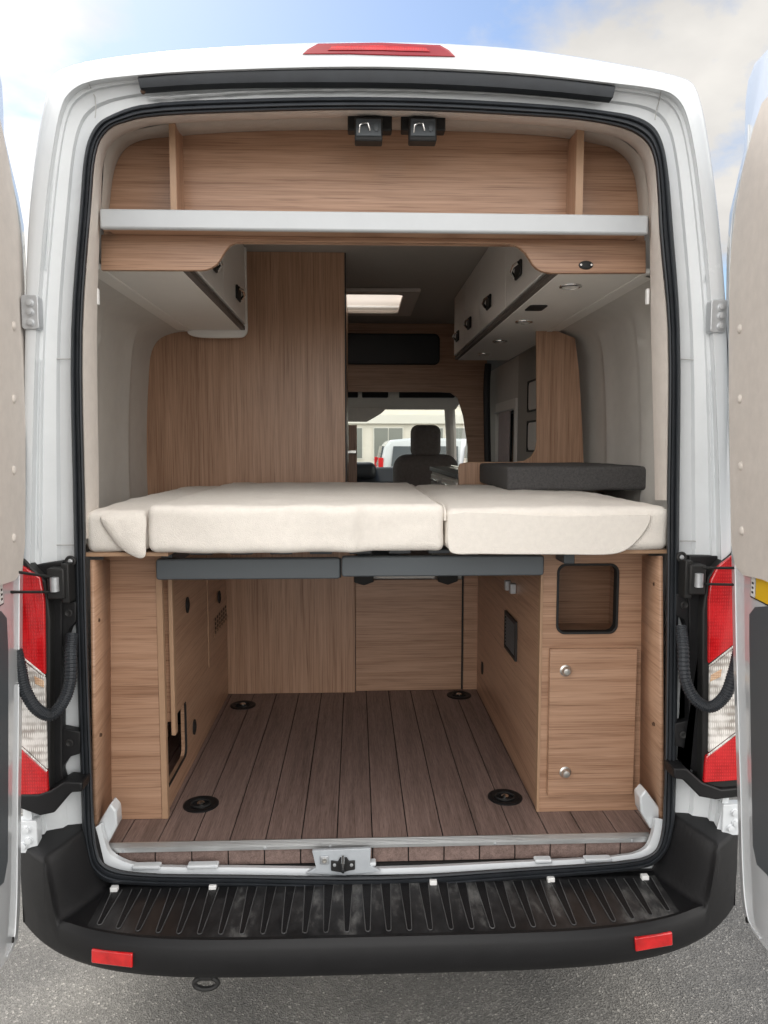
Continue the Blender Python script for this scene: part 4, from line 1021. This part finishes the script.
p = atx(482.5, 668, XS); MB().lathe((XS, p.y, p.z), (-1, 0, 0), [(.022, 0), (.022, .004), (.012, .003)], 18, sy=1.3).build('cable_oval', 'dark', t)
for px, py in ((508, 582), (513, 585)):
    p = atx(px, py, XS-.01); MB().box(XS-.022, XS-.0005, p.y-.014, p.y+.014, p.z-.030, p.z+.006).build('bed_catch', 'steel', t, bevel=.003)
wo = MB().add([at(661, 556, 2.012), at(643.5, 556, CY), at(641, 803, CY), at(662.5, 820, 2.012)], [(0, 1, 2, 3)]).build('corner_board', 'wood_h', t, solid=.01)
for px, py in ((656,584),(655,724)):
    q = at(px, py, 2.06); MB().lathe((q.x-.003, q.y, q.z), (-1, -.3, 0), [(.006, 0), (.005, .004)], 10).build('screw_cover', 'screw', t)

# --- bed frame
bf = thing('bed_frame', 'dark grey folding bed frame with two front rails under the mattress', 'bed frame', (0, 2.6, BEDBOT-.08))
def rail(pxa, pxb, y0a, y1a, y0b, y1b, Y):
    a, b = at(pxa, y0a, Y), at(pxb, y0b, Y); c, d_ = at(pxa, y1a, Y), at(pxb, y1b, Y)
    pts = rrect(min(a.x, c.x), max(b.x, d_.x), (c.z+d_.z)/2, (a.z+b.z)/2, .008, 3)
    return MB().prism([(x, Y, z) for x, z in pts], (0, .03, 0))
rail(156, 340, 559.5, 581, 558, 578, 2.075).build('rail', 'frame_grey', bf, bevel=.004)
rail(341.5, 544, 557.5, 577.5, 555, 575, 2.068).build('rail', 'frame_grey', bf, bevel=.004)
p = at(339, 568, 2.07); MB().box(p.x-.008, p.x+.006, 2.078, 2.10, p.z-.03, p.z+.025).build('joint', 'dark', bf, bevel=.003)
for k in range(11):
    x = -.50+k*.113
    MB().box(x-.032, x+.032, 2.10, 3.25, BEDBOT-.0215, BEDBOT-.0095).build('slat', 'slat', bf, bevel=.003)
for x in (-.60, .56):
    MB().box(x-.016, x+.016, 2.11, 3.25, BEDBOT-.055, BEDBOT-.022).build('side_rail', 'frame_grey', bf, bevel=.003)
MB().box(-.615, .575, 3.22, 3.249, BEDBOT-.09, BEDBOT-.056).build('rear_rail', 'frame_grey', bf, bevel=.003)
q0, q1 = at(305, 577.5, 2.12), at(338, 577.5, 2.12)
MB().box(q0.x, q1.x, 2.115, 2.13, q0.z-.003, q0.z+.003).build('release_wire', 'chrome', bf)
# ledges on top of the cabinets
lo = MB().box(at(87, 556, 2.03).x, at(170, 556, 2.03).x, 2.01, 3.28, BEDBOT-.0115, BEDBOT-.0005).build('ledge', 'edge', bf, bevel=.001)
lo = MB().box(at(537, 554, 2.03).x, at(666, 554, 2.03).x, 2.01, 3.28, BEDBOT-.0115, BEDBOT-.0005).build('ledge', 'edge', bf, bevel=.001)

# --- mattress cushions
def fr_left(q): return q
xa, xb = at(84, 530, 2.0).x, at(147, 530, 1.98).x
c1 = rounded_block(xa, xb-.002, 2.0, 3.27, BEDBOT, BEDTOP-.012, .024, crown=.012, seed=3, wr=.004)
ob = c1.build('mattress_cushion', 'ticking', smooth=80); tag(ob, 'narrow cream mattress cushion with a folded cover flap, beside the washroom wall', 'cushion')
xb2 = at(446, 530, 1.98).x; xs_ = at(359, 530, 1.98).x; xs3 = at(433, 530, 1.98).x
def fr_mid(q):
    f = max(0, 1-(q.y-1.975)/.25)
    q.y += .026*sst(xs_-.008, xs_+.008, q.x)*f - .008*sst(xs3-.006, xs3+.006, q.x)*f + .003*math.sin(q.x*17)*f
    return q
c2 = rounded_block(xb, xb2-.003, 1.972, 3.28, BEDBOT, BEDTOP+.004, .022, crown=.008, seed=11, wr=.0045, front=fr_mid, step=.022)
ob2 = c2.build('mattress_cushion', 'ticking', smooth=80); tag(ob2, 'widest cream mattress cushion, lying in the middle of the bed', 'cushion')
xc, xd = xb2+.003, at(669, 530, 2.0).x
c3 = rounded_block(xc, xd, 1.99, 3.20, BEDBOT, BEDTOP-.004, .024, crown=.010, seed=23, wr=.0045, step=.022)
ob3 = c3.build('mattress_cushion', 'ticking', smooth=80); tag(ob3, 'cream mattress cushion under the dark grey bolster', 'cushion')
def flap(pts, Y, parent, bow):
    from mathutils import noise as NZ
    # a sewn fabric flap: filled outline, slightly bowed, real thickness
    ol = catmull([at(x, y, Y) for x, y in pts], True, 5)
    c = sum(ol, Vector())/len(ol); rings = []
    for s_ in (1.0, .96, .85, .65, .4, .15):
        rr = []
        for p_ in ol:
            q = c+(p_-c)*s_
            q.y += -bow*(1-s_**3) + .004*NZ.noise(Vector((q.x*30, 0, q.z*30)))*(1-s_**4)
            rr.append(q)
        rings.append(rr)
    m = MB().loft(rings, True, False); n = len(ol)
    m.f.append([5*n+k for k in range(n)])
    m.build('cover_flap', 'ticking', parent, smooth=80, solid=.004)
flap([(101,517),(112,514.5),(128,514),(143,514),(146,518),(145.5,540),(145,556),(141,558),(130,554),(118,545),(108,532),(102,522)], 1.993, ob, .010)
MB().prism([Vector((p.x, 1.983, p.z)) for p in catmull([at(x, y, 1.985) for x, y in ((449,514),(560,515.5),(640,514),(650,515),(650.5,520),(645,531),(636,542),(626,550),(614,554),(560,554.5),(480,554),(452,553),(448.5,548),(448,520))], True, 4)], (0, .006, 0)).build('cover_flap', 'ticking', ob3, bevel=.0025, smooth=50)
# piping between the cushions
MB().tube(catmull([(xb2, 1.999, BEDTOP-.04), (xb2, 2.012, BEDTOP-.012), (xb2, 2.3, BEDTOP-.006), (xb2, 2.8, BEDTOP-.004), (xb2, 3.25, BEDTOP-.006)], False, 5), .004, 6).build('piping', 'ticking', ob2)
# dark bolster
b0, b1 = at(478, 490, 2.85), at(646, 490, 2.72)
bz0 = BEDTOP+.004
xq0, xq1 = at(508, 491, 2.80).x, at(645, 491, 2.75).x
bo = rounded_block(at(507, 491, 2.62).x, at(650, 491, 2.62).x, 2.62, 3.22, bz0, at(560, 466.5, 2.62).z, .014, crown=.004, seed=5, wr=.002, step=.03)
bob = bo.build('bolster', 'felt', smooth=80); tag(bob, 'dark grey felt bolster cushion lying on the bed in front of the oak end panel', 'cushion')

# ================================================================== OUTSIDE, AHEAD OF THE VAN
car = thing('parked_car', 'white parked minivan seen through the windscreen', 'car', (0, 0, 0))
CM = Matrix.Translation(Vector((2.55, 19.1, 0))) @ Matrix.Rotation(R(2), 4, 'Z')
def cb(mb): mb.v = [CM @ p for p in mb.v]; return mb
carp = [(-2.1, .35), (-2.12, .9), (-2.08, 1.1), (-1.95, 1.75), (-1.8, 1.93), (-1.2, 1.99), (.2, 1.96), (.55, 1.88), (1.15, 1.25), (1.9, 1.08), (2.1, .85), (2.12, .35)]
cbd = cb(MB().loft([[(x, -.86+.0, z) for x, z in carp], [(x, -.88, z) if z < 1.2 else (x*.995, -.80, z) for x, z in carp], [(x, .88, z) if z < 1.2 else (x*.995, .80, z) for x, z in carp]][1:], True, True))
cbo = cbd.build('car_body', 'paint', car, bevel=.06)
for a, b in ((-1.78, -1.02), (-.85, -.12), (0.0, .62)):
    pts = [(a, 1.28), (b+(.35 if a > -.1 else 0), 1.28), (b, 1.78), (a+.06, 1.78)]
    for s in (-1, 1):
        cb(MB().prism([(x, s*(.885 if z < 1.5 else .835), z) for x, z in pts], (0, s*.012, 0))).build('car_window', 'smoked', cbo, bevel=.01)
cb(MB().prism([(-2.03, -.6, 1.3), (-2.03, .6, 1.3), (-1.93, .55, 1.78), (-1.93, -.55, 1.78)], (-.04, 0, .01))).build('car_window', 'smoked', cbo)
for s in (-1, 1):
    cb(MB().box(-2.09, -1.97, s*.84-.05, s*.84+.05, 1.0, 1.5)).build('tail_lamp', 'red', cbo, bevel=.02)
    for x in (-1.35, 1.3):
        w_ = cb(MB().lathe((x, s*.70, .31), (0, s, 0), [(.2, 0), (.30, 0), (.31, .03), (.31, .17), (.2, .20)], 24)).build('wheel', 'rubber', car)
        cb(MB().lathe((x, s*.86, .31), (0, s, 0), [(.19, 0), (.17, .03), (.05, .04)], 18)).build('rim', 'steel', w_)
car.location = (2.55, 19.1, 0)
for ch in car.children: adopt(ch, car)

bl_ = thing('office_building', 'pale office building with rows of windows behind the parked minivan', 'building', (2, 46, 0))
M['pane'] = plain('office_glass', (0.22, 0.23, 0.21), 0.1)
M['facade'] = plain('pale_render', (0.78, 0.74, 0.66), 0.8, noise=.08, nscale=.8)
M['facade2'] = plain('pale_band', (0.72, 0.70, 0.64), 0.8)
MB().box(-7, 11, 46, 58, 0, 14).build('facade', 'facade', bl_)
for fl in range(4):
    z0 = 1.0+fl*3.3
    MB().box(-7, 11, 45.7, 46-.001, z0+2.2, z0+2.75).build('floor_band', 'facade2', bl_)
    for k in range(7):
        x = -6.5+k*2.5
        wo = MB().box(x, x+1.9, 45.9, 45.999, z0, z0+2.0).build('window', 'facade2', bl_)
        MB().box(x+.08, x+.92, 45.87, 45.8995, z0+.08, z0+1.92).build('pane', 'pane', wo)
        MB().box(x+.98, x+1.82, 45.87, 45.8995, z0+.08, z0+1.92).build('pane', 'pane', wo)

# ================================================================== LIGHT
SUN_EL, SUN_AZ = R(46), R(-28)       # azimuth from +Y (ahead of the van) towards -X
w = bpy.data.worlds.new('World'); sc.world = w; w.use_nodes = True
nt = w.node_tree; N, L = nt.nodes.new, nt.links.new
bg = nt.nodes['Background']
sky = N('ShaderNodeTexSky'); sky.sky_type = 'NISHITA'; sky.sun_disc = False
sky.sun_elevation = SUN_EL; sky.sun_rotation = SUN_AZ
sky.altitude = 100; sky.air_density = 1.0; sky.dust_density = 0.6; sky.ozone_density = 1.5
tc = N('ShaderNodeTexCoord')
sep = N('ShaderNodeSeparateXYZ'); L(tc.outputs['Generated'], sep.inputs[0])
den = N('ShaderNodeMath'); den.operation = 'ADD'; den.inputs[1].default_value = .25; L(sep.outputs[2], den.inputs[0])
mxx = N('ShaderNodeMath'); mxx.operation = 'MAXIMUM'; mxx.inputs[1].default_value = .08; L(den.outputs[0], mxx.inputs[0])
cx = N('ShaderNodeMath'); cx.operation = 'DIVIDE'; L(sep.outputs[0], cx.inputs[0]); L(mxx.outputs[0], cx.inputs[1])
cy = N('ShaderNodeMath'); cy.operation = 'DIVIDE'; L(sep.outputs[1], cy.inputs[0]); L(mxx.outputs[0], cy.inputs[1])
cmb = N('ShaderNodeCombineXYZ'); L(cx.outputs[0], cmb.inputs[0]); L(cy.outputs[0], cmb.inputs[1])
mp = N('ShaderNodeMapping'); mp.inputs['Location'].default_value = (0.35, 0.0, 0); L(cmb.outputs[0], mp.inputs[0])
cn = N('ShaderNodeTexNoise'); cn.inputs['Scale'].default_value = 1.7; cn.inputs['Detail'].default_value = 9; cn.inputs['Roughness'].default_value = .58; cn.inputs['Distortion'].default_value = .25
L(mp.outputs[0], cn.inputs['Vector'])
# more cloud towards both sides, a blue gap straight ahead
ab = N('ShaderNodeMath'); ab.operation = 'ABSOLUTE'
sh_ = N('ShaderNodeMath'); sh_.operation = 'ADD'; sh_.inputs[1].default_value = .07; L(cx.outputs[0], sh_.inputs[0]); L(sh_.outputs[0], ab.inputs[0])
bi = N('ShaderNodeMapRange'); bi.inputs['From Min'].default_value = .16; bi.inputs['From Max'].default_value = .46; bi.inputs['To Min'].default_value = -.10; bi.inputs['To Max'].default_value = .12
L(ab.outputs[0], bi.inputs['Value'])
sm_ = N('ShaderNodeMath'); sm_.operation = 'ADD'; L(cn.outputs['Fac'], sm_.inputs[0]); L(bi.outputs['Result'], sm_.inputs[1])
cr_ = N('ShaderNodeValToRGB'); cr_.color_ramp.elements[0].position = .49; cr_.color_ramp.elements[1].position = .63
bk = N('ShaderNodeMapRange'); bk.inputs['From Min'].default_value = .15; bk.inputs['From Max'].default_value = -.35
L(sep.outputs[1], bk.inputs['Value'])      # unseen cloud bank added behind the camera to brighten interior and rear
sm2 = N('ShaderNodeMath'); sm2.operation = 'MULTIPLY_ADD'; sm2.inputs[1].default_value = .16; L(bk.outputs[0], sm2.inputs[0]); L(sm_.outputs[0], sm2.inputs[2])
L(sm2.outputs[0], cr_.inputs['Fac'])
cn2 = N('ShaderNodeTexNoise'); cn2.inputs['Scale'].default_value = 3.5; cn2.inputs['Detail'].default_value = 6; L(mp.outputs[0], cn2.inputs['Vector'])
cc = N('ShaderNodeValToRGB'); cc.color_ramp.elements[0].position = .3; cc.color_ramp.elements[0].color = (4.0, 3.9, 3.8, 1)
cc.color_ramp.elements[1].position = .7; cc.color_ramp.elements[1].color = (5.6, 5.4, 5.1, 1)
L(cn2.outputs['Fac'], cc.inputs['Fac'])
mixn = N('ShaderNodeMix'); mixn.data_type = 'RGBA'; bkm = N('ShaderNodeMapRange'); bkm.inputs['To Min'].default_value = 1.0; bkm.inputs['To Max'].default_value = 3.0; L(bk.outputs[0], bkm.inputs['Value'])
lf = N('ShaderNodeMapRange'); lf.inputs['From Min'].default_value = -.1; lf.inputs['From Max'].default_value = -.6; lf.inputs['To Min'].default_value = 1.0; lf.inputs['To Max'].default_value = 1.6; L(cx.outputs[0], lf.inputs['Value'])
rx = N('ShaderNodeMapRange'); rx.inputs['From Min'].default_value = -.6; rx.inputs['From Max'].default_value = .8; rx.inputs['To Min'].default_value = .8; rx.inputs['To Max'].default_value = 1.5; L(sep.outputs[0], rx.inputs['Value'])
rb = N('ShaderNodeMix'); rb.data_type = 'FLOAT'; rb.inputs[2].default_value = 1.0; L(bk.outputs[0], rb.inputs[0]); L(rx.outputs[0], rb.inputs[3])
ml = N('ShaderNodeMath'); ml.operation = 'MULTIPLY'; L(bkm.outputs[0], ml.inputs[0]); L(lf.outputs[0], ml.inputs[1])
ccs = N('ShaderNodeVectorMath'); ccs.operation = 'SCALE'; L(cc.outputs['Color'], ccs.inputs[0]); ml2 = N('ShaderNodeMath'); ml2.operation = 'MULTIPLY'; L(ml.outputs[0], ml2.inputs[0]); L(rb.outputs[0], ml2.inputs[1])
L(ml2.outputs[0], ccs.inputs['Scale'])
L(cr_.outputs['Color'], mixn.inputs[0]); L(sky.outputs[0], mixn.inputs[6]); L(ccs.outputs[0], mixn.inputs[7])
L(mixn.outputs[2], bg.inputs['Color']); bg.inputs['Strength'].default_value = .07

sl_ = bpy.data.lights.new('sun', 'SUN'); sl_.energy = 1.0; sl_.angle = R(24); sl_.color = (1, .95, .87)
so_ = bpy.data.objects.new('sun', sl_); COL.objects.link(so_)
sdir = Vector((math.sin(SUN_AZ)*math.cos(SUN_EL), math.cos(SUN_AZ)*math.cos(SUN_EL), math.sin(SUN_EL)))
so_.rotation_euler = sdir.to_track_quat('Z', 'Y').to_euler(); so_.location = (0, 0, 20)

vs_ = sc.view_settings
vs_.view_transform = 'Standard'; vs_.look = 'None'; vs_.exposure = 1.25; vs_.gamma = 1; vs_.use_curve_mapping = False
sc.cycles.diffuse_bounces = 10; sc.cycles.max_bounces = 16; sc.cycles.transparent_max_bounces = 12
sc.cycles.use_denoising = True
